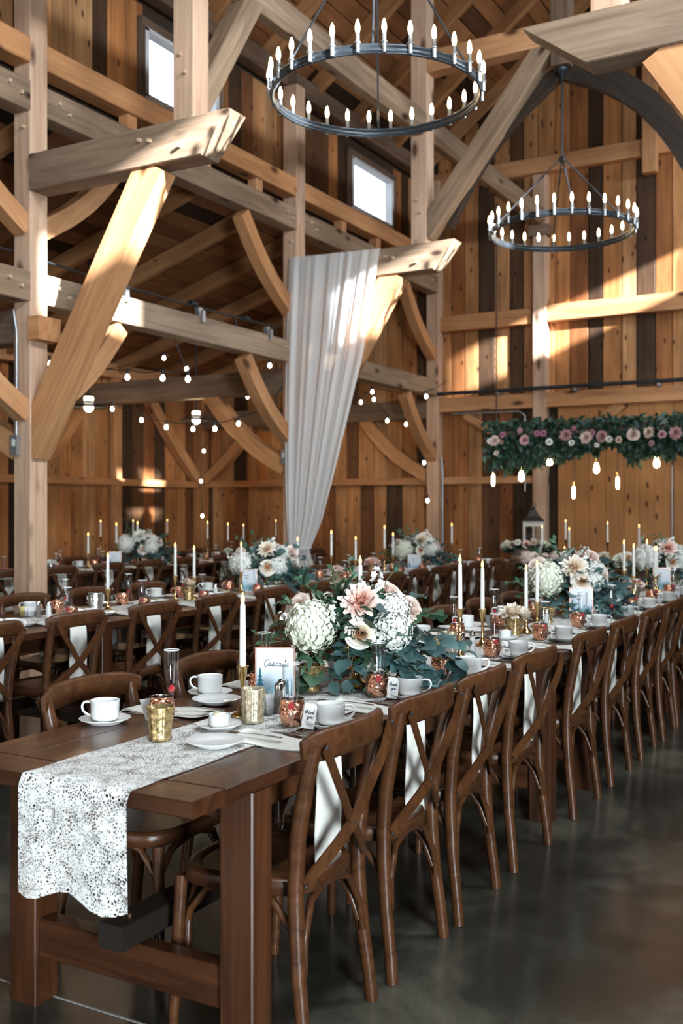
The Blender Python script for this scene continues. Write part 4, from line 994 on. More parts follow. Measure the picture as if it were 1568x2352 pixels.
def flower(parent, kind, m, loc, r, face=(0, 0, 1)):
    M = Vector(face).to_track_quat('Z', 'Y').to_matrix().to_4x4() @ Matrix.Rotation(R.random() * 6, 4, 'Z') @ Matrix.Scale(r, 4); M.translation = loc
    o = obj(kind, flower_mesh(kind, m), parent, mx=M)
    return o
def leaf_mb(L, w, tip=1.0):
    mb = MB(); n = 4; vs = []
    for i in range(n + 1):
        t = i / n; wd = w * math.sin(pi * min(1, .06 + .94 * t)) ** .8 * (1 if tip == 1 else (1 - t * .35)) if 0 < i < n else .002
        z = .18 * L * t * (1 - t) * 2
        vs += [(L * t, -wd, z + wd * .22), (L * t, 0, z), (L * t, wd, z + wd * .22)]
    fs = []
    for i in range(n):
        for j in (0, 1): a = i * 3 + j; fs.append((a, a + 1, a + 4, a + 3))
    return mb.add(vs, fs, True)
LEAF = {}
def leaf(kind):
    if kind not in LEAF:
        LEAF[kind] = {'euc': lambda: (leaf_mb(.058, .024), 'euc'), 'bigeuc': lambda: (leaf_mb(.082, .036), 'euc'), 'small': lambda: (leaf_mb(.036, .014), 'darkleaf'), 'long': lambda: (leaf_mb(.062, .013, 0), 'darkleaf'), 'ruscus': lambda: (leaf_mb(.056, .016, 0), 'ruscus'), 'dusty': lambda: (leaf_mb(.11, .03, 0), 'dusty')}[kind]()
    return LEAF[kind]
def spray(pts, kind, step, q, jit=.5):
    """leaf matrices alternating along a stem"""
    out = []; P = [Vector(p) for p in pts]
    # resample with Catmull like linear
    d = 0; side = 1
    for a, b in zip(P, P[1:]):
        L = (b - a).length; t = (b - a).normalized()
        s = step - d if d else 0
        while s < L:
            p = a + t * s
            sd = t.cross(Vector((q.uniform(-.3, .3), q.uniform(-.3, .3), 1))); 
            if sd.length < .1: sd = Vector((1, 0, 0))
            sd.normalize()
            dirv = (t * .55 + sd * side * .9 + Vector((q.uniform(-jit, jit), q.uniform(-jit, jit), q.uniform(-jit, jit) * .8))).normalized()
            up = Vector((q.uniform(-.6, .6), q.uniform(-.9, .1), 1)); up = (up - dirv * up.dot(dirv)).normalized()
            y = up.cross(dirv); M = Matrix((dirv, y, up)).transposed().to_4x4() @ Matrix.Scale(q.uniform(.75, 1.15), 4); M.translation = p
            out.append((kind, M)); side = -side; s += step * q.uniform(.8, 1.2)
        d = 0
    return out
STEMS = [  # (mid, end, leaf kind, step) in the bouquet's own frame: x across the table view, y away, z up
 ((.22, -.06, .20), (.42, -.02, .06), 'bigeuc', .026), ((.18, -.12, .18), (.36, -.14, .015), 'bigeuc', .026), ((.16, -.16, .17), (.27, -.22, .01), 'bigeuc', .026),
 ((.2, .05, .24), (.40, .1, .16), 'bigeuc', .04), ((.1, -.16, .15), (.15, -.22, .01), 'long', .018), ((.05, -.17, .15), (.08, -.22, .0), 'long', .018), ((.2, -.1, .14), (.22, -.18, -.0), 'long', .02),
 ((-.02, -.17, .15), (-.03, -.20, .0), 'euc', .034), ((-.08, -.16, .15), (-.10, -.20, .02), 'euc', .034), ((-.05, -.15, .2), (-.02, -.19, .10), 'bigeuc', .04),
 ((-.2, -.04, .2), (-.36, -.03, .17), 'ruscus', .020), ((-.18, 0, .22), (-.33, .05, .24), 'ruscus', .020), ((-.15, .03, .32), (-.22, .02, .44), 'ruscus', .022),
 ((-.08, .04, .36), (-.10, .04, .47), 'ruscus', .024), ((0, .05, .36), (-.03, .06, .49), 'ruscus', .024), ((-.22, -.02, .28), (-.29, -.04, .36), 'ruscus', .022),
 ((.15, .05, .33), (.27, .0, .36), 'bigeuc', .045), ((.1, -.08, .3), (.12, -.16, .31), 'bigeuc', .04), ((-.1, -.1, .3), (-.05, -.14, .28), 'small', .016), ((.05, -.1, .26), (.14, -.17, .24), 'small', .014),
 ((-.1, .1, .25), (-.25, .2, .2), 'bigeuc', .04), ((.1, .12, .25), (.25, .22, .2), 'bigeuc', .04), ((0, .14, .2), (.0, .26, .1), 'bigeuc', .04), ((.02, .08, .3), (.02, .1, .42), 'small', .018),
 ((.24, -.02, .24), (.44, .06, .12), 'bigeuc', .028), ((.2, -.08, .22), (.40, -.08, .10), 'bigeuc', .026), ((.18, -.14, .12), (.33, -.18, .02), 'bigeuc', .028), ((.12, -.15, .18), (.24, -.2, .08), 'bigeuc', .03), ((-.22, .02, .2), (-.40, .02, .2), 'ruscus', .017), ((-.2, -.02, .15), (-.37, -.05, .11), 'ruscus', .018), ((-.16, .0, .3), (-.31, .0, .33), 'ruscus', .018), ((-.12, .0, .34), (-.2, -.02, .40), 'ruscus', .018), ((.2, .02, .3), (.34, .0, .28), 'bigeuc', .03), ((-.14, -.12, .12), (-.2, -.17, .03), 'bigeuc', .03),
 ((-.12, -.12, .2), (-.2, -.16, .1), 'long', .022), ((-.05, -.12, .24), (-.04, -.15, .22), 'small', .014), ((.17, -.1, .24), (.2, -.16, .2), 'euc', .03)]
FLOW = [('hydrangea', 'green_petal', (-.172, -.10, .245), .098, (-.35, -1, .35)), ('hydrangea', 'white_petal', (.13, -.09, .225), .082, (.5, -1, .1)), ('hydrangea', 'white_petal', (.145, -.03, .30), .07, (.6, -.8, .6)),
 ('dahlia', 'pink_petal', (.015, -.10, .338), .083, (-.1, -1, .75)), ('rose', 'cream_petal', (.012, -.155, .222), .058, (-.05, -1, .25)), ('rose', 'blush_petal', (-.235, -.03, .31), .062, (-.7, -.8, .5)),
 ('rose', 'blush_petal', (.225, -.03, .305), .055, (.8, -.7, .4)), ('rose', 'blush_petal', (.13, .02, .375), .058, (.4, -.6, .8)), ('stock', 'white_petal', (-.10, -.12, .295), .05, (.2, -.6, .8)), ('stock', 'white_petal', (.075, .0, .40), .055, (0, -.3, 1)),
 ('dahlia', 'cream_petal', (-.02, .1, .34), .08, (0, .6, .8)), ('hydrangea', 'white_petal', (-.1, .12, .27), .085, (-.3, 1, .5)), ('rose', 'blush_petal', (.12, .12, .29), .06, (.4, 1, .4)), ('stock', 'white_petal', (-.27, -.06, .27), .035, (-.6, -.5, .4))]
def vase_mb():
    mb = MB(); mb.lathe([(0, .002), (.062, 0), (.066, .004), (.058, .01), (.03, .018), (.018, .03), (.016, .07), (.022, .09), (.06, .115), (.085, .14), (.095, .175), (.09, .176), (.07, .14), (0, .12)], 28); return mb
def centrepiece(loc, label, detail, cols=None, seed=1, rz=YAW):
    q = random.Random(seed)
    t = empty('centrepiece', label, 'flower arrangement', (*adj(loc[0], loc[1]), loc[2]), rz, 'flower centrepieces')
    build(vase_mb(), 'compote_vase', 'brass', t)
    st = MB(); lv = []
    for mid, end, kind, step in sorted(STEMS, key=lambda s: s[2] in ('small', 'long')):
        if not detail: mid = [v * q.uniform(.85, 1.15) for v in mid]; end = [v * q.uniform(.85, 1.12) for v in end]
        P = curve3((mid[0] * .15, mid[1] * .15, .15), mid, end); 
        P = [p if p.z > .006 else Vector((p.x, p.y, .006)) for p in P]
        st.tube(P, .0016, 5); lv += spray(P[1:], kind, step, q)
    for i in range(150):        # filler leaves hiding the mechanics
        a = q.random() * 2 * pi; el = q.uniform(-.2, 1.2); d = Vector((math.cos(a) * math.cos(el), math.sin(a) * math.cos(el), math.sin(el)))
        p = Vector((d.x * .17, d.y * .14, .20 + d.z * .12)); M = d.to_track_quat('X', 'Z').to_matrix().to_4x4() @ Matrix.Rotation(q.uniform(-1, 1), 4, 'X') @ Matrix.Rotation(q.uniform(-.8, .8), 4, 'Z'); M.translation = p
        lv.append((q.choice(['small', 'long', 'euc', 'bigeuc']), M))
    for (x, y, z), a in (((-.075, -.06, .33), 1.35), ((-.05, -.1, .35), 1.2), ((-.2, .0, .37), 1.5)):
        M = Matrix.Translation((x, y, z)) @ Matrix.Rotation(a, 4, (.3, -1, 0)); lv.append(('dusty', M))
    for k, M in lv:
        p = M.translation + M.to_3x3() @ Vector((.05, 0, 0))
        if p.z < .008: M.translation.z += .008 - p.z
    build(st, 'stem', 'stem', t)
    if detail:
        if len(lv) > 290:
            rest = MB()
            for kind, M in lv[290:]: rest.joins(leaf(kind)[0], M)
            build(rest, 'foliage', 'ruscus', t)['kind'] = 'stuff'
        for kind, M in lv[:290]:
            if not hasattr(leaf, kind): setattr(leaf, kind, leaf(kind)[0].mesh('leaf', leaf(kind)[1]))
            obj('leaf', getattr(leaf, kind), t, mx=M)
    else:
        by = {}
        for kind, M in lv: by.setdefault(leaf(kind)[1], MB()).joins(leaf(kind)[0], M)
        for m, mb in by.items(): o = build(mb, 'foliage', m, t); o['kind'] = 'stuff'
    for kind, m, p, r, f in FLOW:
        if cols: m = cols.get(m, m)
        if not detail: p = tuple(v + q.uniform(-.025, .025) for v in p); r *= q.uniform(.95, 1.2)
        o = flower(t, kind, m, p, r, f)
        if kind == 'rose' and m == 'cream_petal': c = MB(); c.ball((0, 0, .12), .085, 8, 6); build(c, 'heart', 'peach', o)
    if detail:
        mb = MB(); mb.tube([(.10, .0, .36), (.115, -.01, .41), (.15, -.02, .455)], .002, 5); b = build(mb, 'bud_stem', 'stem', t)
        mb = MB(); mb.ball((.155, -.02, .46), .013, 8, 6)
        for i in range(6): mb.joins(leaf_mb(.03, .008, 0), Matrix.Translation((.155, -.02, .462)) @ Matrix.Rotation(i, 4, 'Z') @ Matrix.Rotation(-.5, 4, 'Y'))
        build(mb, 'bud', 'ruscus', b)
    return t
ZC = TZ + .005
centrepiece((-1.985, 3.66, ZC), 'large centrepiece of hydrangea, pink dahlia and eucalyptus beside the Cascade sign', True)
centrepiece((-2.05, 6.82, ZC), 'white and yellow hydrangea centrepiece, second along the front row', False, {'pink_petal': 'cream_petal', 'green_petal': 'green_petal'}, 3)
centrepiece((-2.02, 9.6, ZC), 'blush and white centrepiece, third along the front row', False, {'green_petal': 'white_petal'}, 4)
centrepiece((xc(1, 7.4) - .02, 7.42, ZC), 'white hydrangea centrepiece on middle row behind the sign with two lines', False, {'pink_petal': 'cream_petal', 'green_petal': 'white_petal'}, 5)
centrepiece((xc(1, 10.7), 10.7, ZC), 'pale hydrangea centrepiece at the far end of the middle row', False, {'pink_petal': 'cream_petal'}, 6)
centrepiece((xc(2, 10.0), 10.0, ZC), 'white centrepiece with a pink rose on the back row', False, {'pink_petal': 'white_petal', 'green_petal': 'white_petal'}, 7)
def pot(x, y, m, fl, fm, label, n=3, s=1.0):
    t = empty('flower_pot', label, 'flower vase', (*adj(x, y), Z))
    build(tumbler(.034 * s, .047 * s, .098 * s, .025), 'vase', m, t)
    for i in range(n):
        a = 2 * pi * i / n + .6; k = 0 if n == 1 else .035 * s
        flower(t, fl, fm, (k * math.cos(a), k * math.sin(a), .108 * s + .006 * i), .062 * s, (.4 * math.cos(a), .4 * math.sin(a), 1))
pot(-1.98, 5.5, 'goldglass', 'dahlia', 'cream_petal', 'gold pot with drooping cream dahlias on the front row', 3, 1.12)
pot(-2.0, 8.4, 'palegold', 'rose', 'pink_petal', 'low glass bowl of pink roses on the front row', 5, .95)
pot(xc(1, 6.28), 6.29, 'goldglass', 'dahlia', 'cream_petal', 'gold pot with a cream dahlia on the middle row', 1, 1.1)
pot(xc(1, 8.65), 8.7, 'palegold', 'rose', 'blush_petal', 'low vase of blush roses on the middle row', 5, 1.0)
pot(xc(1, 9.5), 9.5, 'goldglass', 'dahlia', 'pink_petal', 'gold vase of bright pink dahlias on the middle row', 3, 1.2)
pot(xc(2, 8.4), 8.4, 'silverglass', 'rose', 'white_petal', 'small vase of white roses on the back row, near end', 3, 1.0)
pot(xc(2, 11.9), 11.9, 'silverglass', 'rose', 'white_petal', 'small vase of white roses on the back row, far end', 4, 1.0)

# ------------------------------------------------------------------ chandeliers
def chandelier(x, y, z, zh, zt, label, r=.75, n=28, rot=0.1):
    t = empty('chandelier', label, 'chandelier', (x, y, z))
    mb = MB(); sec = [(-.006, -.026), (.006, -.026), (.006, .026), (-.006, .026)]
    pts = [(r * math.cos(2 * pi * i / 64), r * math.sin(2 * pi * i / 64), 0) for i in range(64)]
    mb.sweep(pts, sec, ups=(0, 0, 1), smooth=True, closed=True)
    for zz in (-.026, .026): mb.tube([(p[0], p[1], zz) for p in pts], .009, 6, closed=True)
    build(mb, 'ring', 'iron', t)
    for i in range(n):
        a = 2 * pi * i / n + rot; c, s = math.cos(a), math.sin(a)
        mb = MB(); mb.tube([(0, 0, -.03), (0, 0, .035)], .013, 8); mb.lathe([(.0, .03), (.021, .032), (.021, .038), (.0125, .04), (.0125, .095), (0, .096)], 10)
        sl = build(mb, 'candle_sleeve', 'galv', t, loc=((r + .02) * c, (r + .02) * s, 0))
        mb = MB(); mb.lathe([(0, .094), (.011, .1), (.0165, .125), (.014, .155), (.006, .182), (0, .19)], 10); build(mb, 'bulb', 'bulb', sl)
    h = zh - z
    for i in range(4):
        a = pi / 2 * i + .45; mb = MB(); mb.tube([(r * math.cos(a), r * math.sin(a), .03), (.03 * math.cos(a), .03 * math.sin(a), h)], .008, 6)
        e = Vector((r * math.cos(a), r * math.sin(a), .03)); f = Vector((.03 * math.cos(a), .03 * math.sin(a), h)); mb.tube([e.lerp(f, .72), e.lerp(f, .78)], .014, 6); build(mb, 'rod', 'iron', t)
    mb = MB(); mb.ball((0, 0, h), .035, 10, 6); build(mb, 'hub', 'iron', t)
    mb = MB(); mb.tube([(0, 0, h), (0, 0, zt - z - .02)], .011, 8); mb.lathe([(.011, zt - z - .09), (.05, zt - z - .05), (.07, zt - z - .02), (.07, zt - z), (0, zt - z)], 14); build(mb, 'hanging_rod', 'iron', t)
chandelier(-3.42, 6.60, 4.47, 5.75, 6.2, 'large black ring chandelier with candle bulbs, nearest, top centre')
chandelier(XM, YB, 4.45, 5.22, 6.2, 'black ring chandelier hanging further back before the end wall', rot=.2)

# ------------------------------------------------------------------ white drape
def drape():
    mb = MB(); nv, nu = 46, 90; vs = []
    key = [(4.53, -6.66, -5.42), (4.0, -6.67, -5.50), (3.3, -6.68, -5.62), (2.65, -6.68, -5.80), (1.9, -6.69, -6.02), (1.4, -6.69, -6.18), (1.15, -6.68, -6.30), (1.0, -6.66, -6.38), (.85, -6.67, -6.30), (.4, -6.66, -6.14), (.03, -6.65, -6.05)]
    def at(z):
        for (z0, a0, b0), (z1, a1, b1) in zip(key, key[1:]):
            if z1 <= z <= z0: t = (z0 - z) / (z0 - z1); return a0 + (a1 - a0) * t, b0 + (b1 - b0) * t
        return key[-1][1:]
    rows = []
    for i in range(4): rows.append((4.535, 10.80 - i * .05))
    for i in range(nv): rows.append((4.53 - (4.53 - .03) * (i / (nv - 1)), 10.625))
    for ri, (z, y0) in enumerate(rows):
        a, b = at(min(z, 4.53)); wd = b - a; amp = .008 + .017 * min(1, max(0, (4.5 - z) / 1.0)) * min(1, wd / .6)
        for j in range(nu + 1):
            u = j / nu; ph = u * 2 * pi * 5.5 + 1.6 * math.sin(u * 7 + 1) + .25 * z
            f = .8 * math.sin(ph) + .5 * math.sin(ph * 1.7 + 1 + z * .4) + .25 * math.sin(ph * 3.1)
            y = y0 + (amp * f if ri >= 4 else 0) - (.06 * math.sin(min(1, (4.53 - z) / 3.4) * pi) if ri >= 4 else 0) - .055
            vs.append((a + wd * u, y, z + (.0 if ri >= 4 else 0) - .04 * u * (ri >= 0)))
    q = nu + 1
    fs = [(i * q + j, i * q + j + 1, (i + 1) * q + j + 1, (i + 1) * q + j) for i in range(len(rows) - 1) for j in range(nu)]
    p0 = Vector((-6.4, 10.57, 0)); mb.add([Vector(v) - p0 for v in vs], fs, True)
    t = empty('drape', 'sheer white drape swagged from the jutting beam and gathered to the post', 'drape', p0)
    build(mb, 'fabric', 'sheer', t)
    mb = MB(); mb.tube([(-.29 + .02, -.07, 1.02), (-.15, -.12, 1.0), (.02, -.09, 1.01), (.03, .03, 1.02), (-.15, .07, 1.03), (-.29, .03, 1.03)], .014, 6, closed=True); build(mb, 'tie', 'sheer', t)
drape()

# ------------------------------------------------------------------ string lights and pendants in the aisle
def unproj(strand):  # strand = list of world points where bulbs hang
    return strand
BMESH = []
def bulb_meshes():
    if not BMESH:
        mb = MB(); mb.tube([(0, 0, 0), (0, 0, -.055)], .016, 8); BMESH.append(mb.mesh('socket', 'black'))
        mb = MB(); mb.lathe([(0, -.05), (.012, -.055), (.024, -.078), (.026, -.095), (.018, -.115), (0, -.122)], 12); BMESH.append(mb.mesh('bulb', 'whitebulb'))
    return BMESH
def string(label, pts, bulbs):
    p0 = Vector(pts[0]); t = empty('string_light', label, 'string light', p0)
    P = [Vector(p) - p0 for p in pts]; allp = []
    for a, b in zip(P, P[1:]):
        sag = .06 * (b - a).length
        for i in range(6): u = i / 6; allp.append(a.lerp(b, u) + Vector((0, 0, -sag * 4 * u * (1 - u))))
    allp.append(P[-1]); mb = MB(); mb.tube(allp, .006, 5); build(mb, 'wire', 'cable', t)
    s, bl = bulb_meshes()
    for b in bulbs:
        k = obj('socket', s, t, loc=Vector(b) + Vector((0, 0, .085)) - p0); obj('bulb', bl, k)
string('first swag of string lights nearest the arcade post', [(-11.3, 8.3, 3.62), (-8.53, 8.5, 3.2), (-7.93, 8.5, 3.09), (-7.4, 8.5, 2.98), (-6.92, 8.5, 2.94), (-6.59, 8.5, 2.91), (-6.72, 8.45, 3.24)], [(-8.53, 8.5, 3.12), (-7.93, 8.5, 3.01), (-7.4, 8.5, 2.9), (-6.92, 8.5, 2.86), (-6.59, 8.5, 2.83)])
string('second swag of string lights hung across the aisle at the dark tie beam', [(-11.2, 10.63, 3.2), (-9.36, 10.45, 2.9), (-8.86, 10.45, 2.73), (-8.45, 10.45, 2.62), (-8.02, 10.45, 2.58), (-7.68, 10.45, 2.57), (-7.32, 10.45, 2.62), (-6.85, 10.45, 2.78), (-6.79, 10.64, 3.0)], [(-9.36, 10.45, 2.82), (-8.86, 10.45, 2.65), (-8.45, 10.45, 2.54), (-8.02, 10.45, 2.5), (-7.68, 10.45, 2.49), (-7.32, 10.45, 2.54), (-6.85, 10.45, 2.7)])
string('upper swag of string lights under the aisle roof', [(-11.3, 11.6, 3.64), (-9.34, 11.5, 3.71), (-8.94, 11.5, 3.53), (-8.4, 11.5, 3.07), (-7.87, 11.5, 3.12), (-7.55, 11.5, 3.48), (-6.75, 11.0, 3.5)], [(-9.34, 11.5, 3.63), (-8.94, 11.5, 3.45), (-8.4, 11.5, 2.99), (-7.87, 11.5, 3.04), (-7.55, 11.5, 3.4)])
string('string light hanging down the corner post of the side aisle', [(-10.39, 14.87, 2.95), (-10.04, 14.6, 3.49), (-10.47, 14.6, 3.13), (-10.97, 14.6, 2.59), (-11.03, 14.6, 2.06), (-11.0, 14.6, 1.45)], [(-10.04, 14.6, 3.41), (-10.47, 14.6, 3.05), (-10.97, 14.6, 2.51), (-11.03, 14.6, 1.98), (-11.0, 14.6, 1.37)])
string('swag of string lights right of the drape, upper', [(-7.97, 14.2, 3.36), (-7.62, 14.2, 3.24), (-7.42, 14.2, 3.39), (-6.5, 14.2, 3.27), (-6.15, 14.2, 3.41)], [(-7.62, 14.2, 3.16), (-7.42, 14.2, 3.31), (-6.5, 14.2, 3.19)])
string('string light running down the corner post right of the drape', [(-7.95, 14.6, 3.44), (-7.6, 14.6, 3.32), (-7.36, 14.6, 2.97), (-7.03, 14.6, 2.9), (-6.72, 14.6, 2.29), (-6.66, 14.6, 1.7)], [(-7.6, 14.6, 3.24), (-7.36, 14.6, 2.89), (-7.03, 14.6, 2.82), (-6.72, 14.6, 2.21), (-6.66, 14.6, 1.62)])

def pendant(x, y, z, label):
    t = empty('pendant_lamp', label, 'pendant lamp', (x, y, z))
    zt = ZW + (x - XW) * (ZP - ZW) / (X0 - .2 - XW) - .04 - z
    mb = MB(); mb.lathe([(.03, .075), (.10, .055), (.20, .025), (.235, .008), (.235, 0), (.19, .018), (.06, .045), (.03, .05)], 28); build(mb, 'shade', 'black', t)
    mb = MB(); mb.lathe([(0, -.05), (.03, -.045), (.055, -.02), (.06, .01), (.055, .035), (0, .04)], 16); build(mb, 'glass_globe', 'whitebulb', t)
    mb = MB(); mb.lathe([(.058, .09), (.06, .12), (.055, .14), (0, .141)], 16); build(mb, 'lit_cap', 'whitebulb', t)
    mb = MB(); mb.lathe([(.05, .072), (.052, .09), (0, .092)], 14); mb.lathe([(.06, .14), (.03, .155), (.012, .18), (0, .18)], 14); mb.tube([(0, 0, .17), (0, 0, zt)], .012, 6); build(mb, 'stem', 'black', t)
    l = bpy.data.lights.new('pendant_light', 'POINT'); l.energy = 16; l.color = (1, .68, .36); l.shadow_soft_size = .06
    o = bpy.data.objects.new('pendant_light', l); C.objects.link(o); o.location = (x, y, z - .1)
for k, y in enumerate((9.62, 11.8, 13.9)): pendant(-9.0, y, 2.74, 'black disc pendant lamp in the side aisle, %s from the near end' % ORD[k])
def spot(x, y, z, label):
    t = empty('spot_lamp', label, 'spot lamp', (x, y, z))
    mb = MB(); mb.lathe([(.0, .10), (.025, .1), (.03, .06), (.06, 0), (.05, .005), (0, .04)], 14); build(mb, 'shade', 'black', t)
    mb = MB(); mb.tube([(0, 0, .1), (0, 0, 3.70 - z)], .008, 6); build(mb, 'stem', 'black', t)
spot(X0 - .13, 9.7, 3.50, 'small black spot lamp hanging from the taut cable')

# ------------------------------------------------------------------ hanging greenery over the head table
def hanging(x0, x1, y, z):
    t = empty('hanging_garland', 'long hanging beam of dark greenery with pink roses on the end wall', 'garland', (x0, y, z))
    L = x1 - x0; q = random.Random(5)
    build(MB().add(*[beam_mb(L, .3, .06).v, beam_mb(L, .3, .06).f]), 'wooden_beam', 'darkbeam', t)
    dk = MB(); md = MB(); n = 4200
    for i in range(n):
        x = q.uniform(-.1, L + .05); u = q.random()
        hang = .12 + .13 * math.sin(x * 5.1) * math.sin(x * 2.3 + 1) + (.12 if x < .25 or .5 < x < .8 else 0) + .13 * max(0, math.sin(x * 13 + 2)) ** 3
        zz = .16 - (u ** 1.15) * (.32 + hang); yy = q.uniform(-.24, .2) * (1 - .35 * u)
        d = Vector((q.uniform(-1, 1), q.uniform(-1.2, .6), q.uniform(-1.1, .5) - u)).normalized()
        up = Vector((q.uniform(-1, 1), -1, q.uniform(-.3, 1))); up = (up - d * up.dot(d)).normalized()
        M = Matrix((d, up.cross(d), up)).transposed().to_4x4() @ Matrix.Scale(q.uniform(1.4, 2.3), 4); M.translation = (x, yy, zz)
        (dk if q.random() < .8 else md).joins(leaf(q.choice(['small', 'small', 'long']))[0] if q.random() < .8 else leaf('ruscus')[0], M)
    for mb, m in ((dk, 'darkleaf'), (md, 'ruscus')): o = build(mb, 'foliage', m, t); o['kind'] = 'stuff'
    for i, (fx, fz, r, m) in enumerate(((.09, -.10, .075, 'blush_petal'), (.02, -.1, .04, 'white_petal'), (.20, -.02, .04, 'mauve_petal'), (.19, -.12, .035, 'rose_petal'), (.45, .03, .035, 'rose_petal'), (.52, -.10, .065, 'rose_petal'), (.70, -.02, .045, 'mauve_petal'), (.78, -.02, .042, 'mauve_petal'), (.86, -.14, .045, 'white_petal'),
        (1.09, -.06, .085, 'rose_petal'), (1.16, -.16, .04, 'white_petal'), (1.19, .03, .03, 'mauve_petal'), (1.36, -.10, .085, 'blush_petal'), (1.44, -.03, .035, 'mauve_petal'), (1.56, -.09, .075, 'rose_petal'), (1.66, -.13, .05, 'white_petal'), (1.78, -.14, .045, 'blush_petal'), (1.97, -.08, .08, 'blush_petal'), (2.17, -.06, .075, 'blush_petal'), (2.2, -.2, .035, 'rose_petal'), (2.33, -.09, .05, 'rose_petal'), (2.5, -.08, .085, 'rose_petal'), (2.68, -.06, .06, 'blush_petal'), (2.74, -.12, .05, 'rose_petal'), (.12, -.27, .04, 'cream_petal'), (1.5, -.2, .03, 'white_petal'))):
        flower(t, 'rose' if i % 3 else 'dahlia', m, (fx, -.26, fz), r, (q.uniform(-.3, .3), -1, .15))
    for cx in (.02, 1.6):
        mb = MB(); zt = 3.2
        for i in range(60):
            zz = .05 + i * zt / 60; pts = [(cx + (.012 if i % 2 else 0) * math.cos(a), (0 if i % 2 else .012) * math.cos(a), zz + .03 * math.sin(a)) for a in [2 * pi * k / 8 for k in range(8)]]
            mb.tube(pts, .007, 4, closed=True)
        if cx < 1: build(mb, 'chain', 'redwire', t)
    for i, (bx, bz, kind) in enumerate(((-.01, -.72, 't'), (.40, -.68, 'e'), (.80, -.52, 'g'), (1.13, -.90, 't'), (1.44, -.59, 'e'), (1.72, -.78, 't'), (2.22, -.53, 'e'), (2.63, -.75, 'g'))):
        bz += .10; top = bz + .12
        mb = MB(); mb.tube([(bx, -.05, .0), (bx, -.05, top)], .004, 5); w = build(mb, 'cord', 'cable', t)
        mb = MB(); mb.tube([(bx, -.05, top + .01), (bx, -.05, top - .055)], .017, 8); build(mb, 'socket', 'brass', w)
        r, h = {'t': (.024, .17), 'e': (.042, .15), 'g': (.042, .10)}[kind]; mb = MB()
        mb.lathe([(0, 0), (r * .45, -.005), (r * .7, -h * .25), (r, -h * .6), (r * .8, -h * .88), (0, -h)] if kind != 't' else [(0, 0), (r * .7, -.006), (r, -.03), (r, -h * .8), (r * .7, -h * .95), (0, -h)], 12, c=(bx, -.05, top - .05)); build(mb, 'bulb', 'bulb', w)
hanging(-5.17, -2.2, 13.6, 2.52)

# ------------------------------------------------------------------ barrel, lantern, head table
def barrel(x, y):
    t = empty('barrel', 'old oak barrel standing before the end wall', 'barrel', (x, y, 0))
    n = 20; prof = [(.30, 0), (.345, .2), (.36, .46), (.345, .72), (.30, .92)]
    for i in range(n):
        a0, a1 = 2 * pi * i / n + .01, 2 * pi * (i + 1) / n - .01; mb = MB(); vs = []
        for r, z in prof:
            for a, k in ((a0, 0), (a1, 0), (a1, -.03), (a0, -.03)): vs.append(((r + k) * math.cos(a), (r + k) * math.sin(a), z))
        fs = [(j * 4 + q, j * 4 + (q + 1) % 4, j * 4 + 4 + (q + 1) % 4, j * 4 + 4 + q) for j in range(4) for q in range(4)] + [(0, 3, 2, 1), (16, 17, 18, 19)]
        mb.add(vs, fs); build(mb, 'stave', 'barrel', t)
    for z, r in ((.05, .315), (.22, .351), (.66, .352), (.86, .316)):
        mb = MB(); mb.lathe([(r, z - .022), (r + .006, z - .022), (r + .004, z + .022), (r - .002, z + .022)], 32); build(mb, 'hoop', 'galv', t)
    mb = MB(); mb.lathe([(0, .88), (.285, .88), (.285, .9), (0, .9)], 24); build(mb, 'head', 'barrel', t)
barrel(-4.80, 14.15)
def lantern(x, y, z):
    t = empty('lantern', 'white and black candle lantern on the barrel', 'lantern', (x, y, z), .3); t.scale = (1.22, 1.22, 1.25)
    mb = MB(); w = .105
    mb.box((0, 0, .012), (.25, .25, .024)); mb.box((0, 0, .30), (.24, .24, .02))
    for sx in (-1, 1):
        for sy in (-1, 1): mb.box((sx * w, sy * w, .16), (.024, .024, .28))
    for a in range(4):
        M = Matrix.Rotation(a * pi / 2, 4, 'Z'); b = MB(); b.box((0, -w, .16), (.012, .014, .28)); b.box((0, -w, .27), (.2, .012, .03)); mb.joins(b, M)
    build(mb, 'frame', 'whitepaint', t)
    mb = MB()
    vs = [(-.135, -.135, .31), (.135, -.135, .31), (.135, .135, .31), (-.135, .135, .31), (-.07, -.07, .37), (.07, -.07, .37), (.07, .07, .37), (-.07, .07, .37), (-.035, -.035, .44), (.035, -.035, .44), (.035, .035, .44), (-.035, .035, .44)]
    fs = [(k * 4 + i, k * 4 + (i + 1) % 4, k * 4 + 4 + (i + 1) % 4, k * 4 + 4 + i) for k in (0, 1) for i in range(4)] + [(3, 2, 1, 0), (8, 9, 10, 11)]
    mb.add(vs, fs); mb.ball((0, 0, .46), .025, 8, 6); mb.tube([(.03 * math.cos(a), 0, .49 + .03 * math.sin(a)) for a in [2 * pi * k / 12 for k in range(12)]], .004, 5, closed=True); build(mb, 'roof', 'black', t)
    for a in range(4):
        M = Matrix.Rotation(a * pi / 2, 4, 'Z'); b = MB(); g = MB(); g.box((0, -w + .004, .155), (.19, .002, .25)); b.joins(g, M); build(b, 'glass_pane', 'glass', t)
    mb = MB(); mb.tube([(0, 0, .025), (0, 0, .12)], .035, 12); build(mb, 'pillar_candle', 'wax', t)
lantern(-4.80, 14.15, .921)
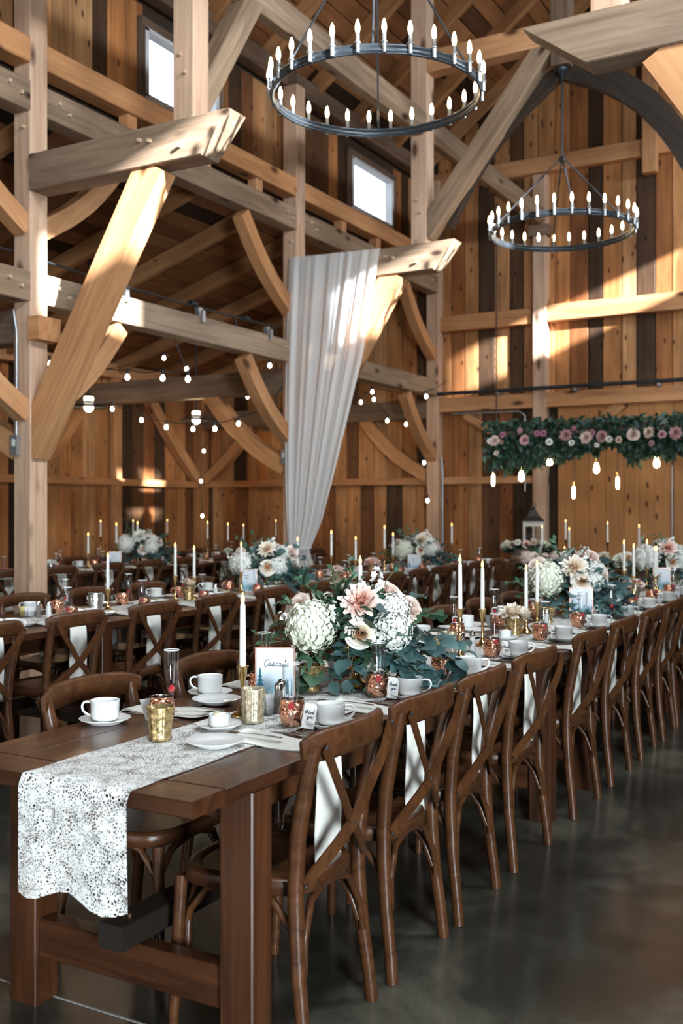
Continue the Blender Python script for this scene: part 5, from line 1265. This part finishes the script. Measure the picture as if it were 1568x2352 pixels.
def garland(name, label, pts, loc, spread, n, nf, seed, fr=.06):
    t = empty(name, label, 'garland', loc); q = random.Random(seed); P = [Vector(p) for p in pts]; mb = MB(); m2 = MB()
    for i in range(n):
        k = q.randrange(len(P) - 1); p = P[k].lerp(P[k + 1], q.random()) + Vector((q.uniform(-1, 1) * spread, q.uniform(-1, 1) * spread, q.uniform(.0, 1) * spread * .8))
        d = Vector((q.uniform(-1, 1), q.uniform(-1, 1), q.uniform(-.7, .6))).normalized(); M = d.to_track_quat('X', 'Z').to_matrix().to_4x4() @ Matrix.Scale(q.uniform(.9, 1.5), 4); M.translation = p
        (mb if i % 3 else m2).joins(leaf(q.choice(['small', 'long', 'euc']))[0], M)
    o = build(mb, 'foliage', 'darkleaf', t); o['kind'] = 'stuff'; o = build(m2, 'foliage', 'ruscus', t); o['kind'] = 'stuff'
    for i in range(nf):
        u = (i + .5) / nf * (len(P) - 1); k = min(int(u), len(P) - 2); p = P[k].lerp(P[k + 1], u - k) + Vector((q.uniform(-1, 1) * spread * .6, -spread * .7, spread * .8 + q.uniform(0, .04)))
        flower(t, q.choice(['rose', 'hydrangea', 'dahlia', 'rose']), q.choice(['pink_petal', 'blush_petal', 'white_petal', 'green_petal', 'cream_petal']), p, fr * q.uniform(.8, 1.3), (q.uniform(-.5, .5), -1, .6))
garland('barrel_garland', 'flower garland around the lantern on the barrel', [(.33, -.1, -.05), (.25, -.28, .0), (0, -.3, .0), (-.25, -.22, .0), (-.38, -.12, -.08)], (-4.80, 14.15, .925), .07, 330, 9, 8, .055)
def head_table():
    t = empty('head_table', 'small head table with flowers under the hanging greenery', 'table', (-3.3, 12.0, 0))
    obj('tabletop', beam_mb(1.6, .75, .04, .004).mesh('tabletop', 'table'), t, loc=(-.8, 0, .74))
    for sx in (-.7, .7):
        for sy in (-.3, .3): obj('leg', beam_mb(.72, .08, .08, .004).mesh('leg', 'table'), t, loc=(sx, sy, .72), rot=(0, pi / 2, 0))
    obj('modesty_board', beam_mb(1.4, .03, .4, .004).mesh('modesty_board', 'table'), t, loc=(-.7, -.3, .52))
head_table()
garland('table_garland', 'long flower garland along the head table', [(-.8, -.2, .03), (-.35, -.25, .05), (.2, -.22, .04), (.8, -.25, .02)], (-3.3, 12.0, .762), .12, 900, 16, 9, .075)
for k, (x, y, h) in enumerate(((-4.0, 12.1, .26), (-3.72, 12.15, .33), (-3.6, 11.9, .24), (-3.2, 12.1, .31), (-2.8, 11.95, .28))): candle(0, y, h, '%s from the barrel side on the head table' % ORD[k], x=x)
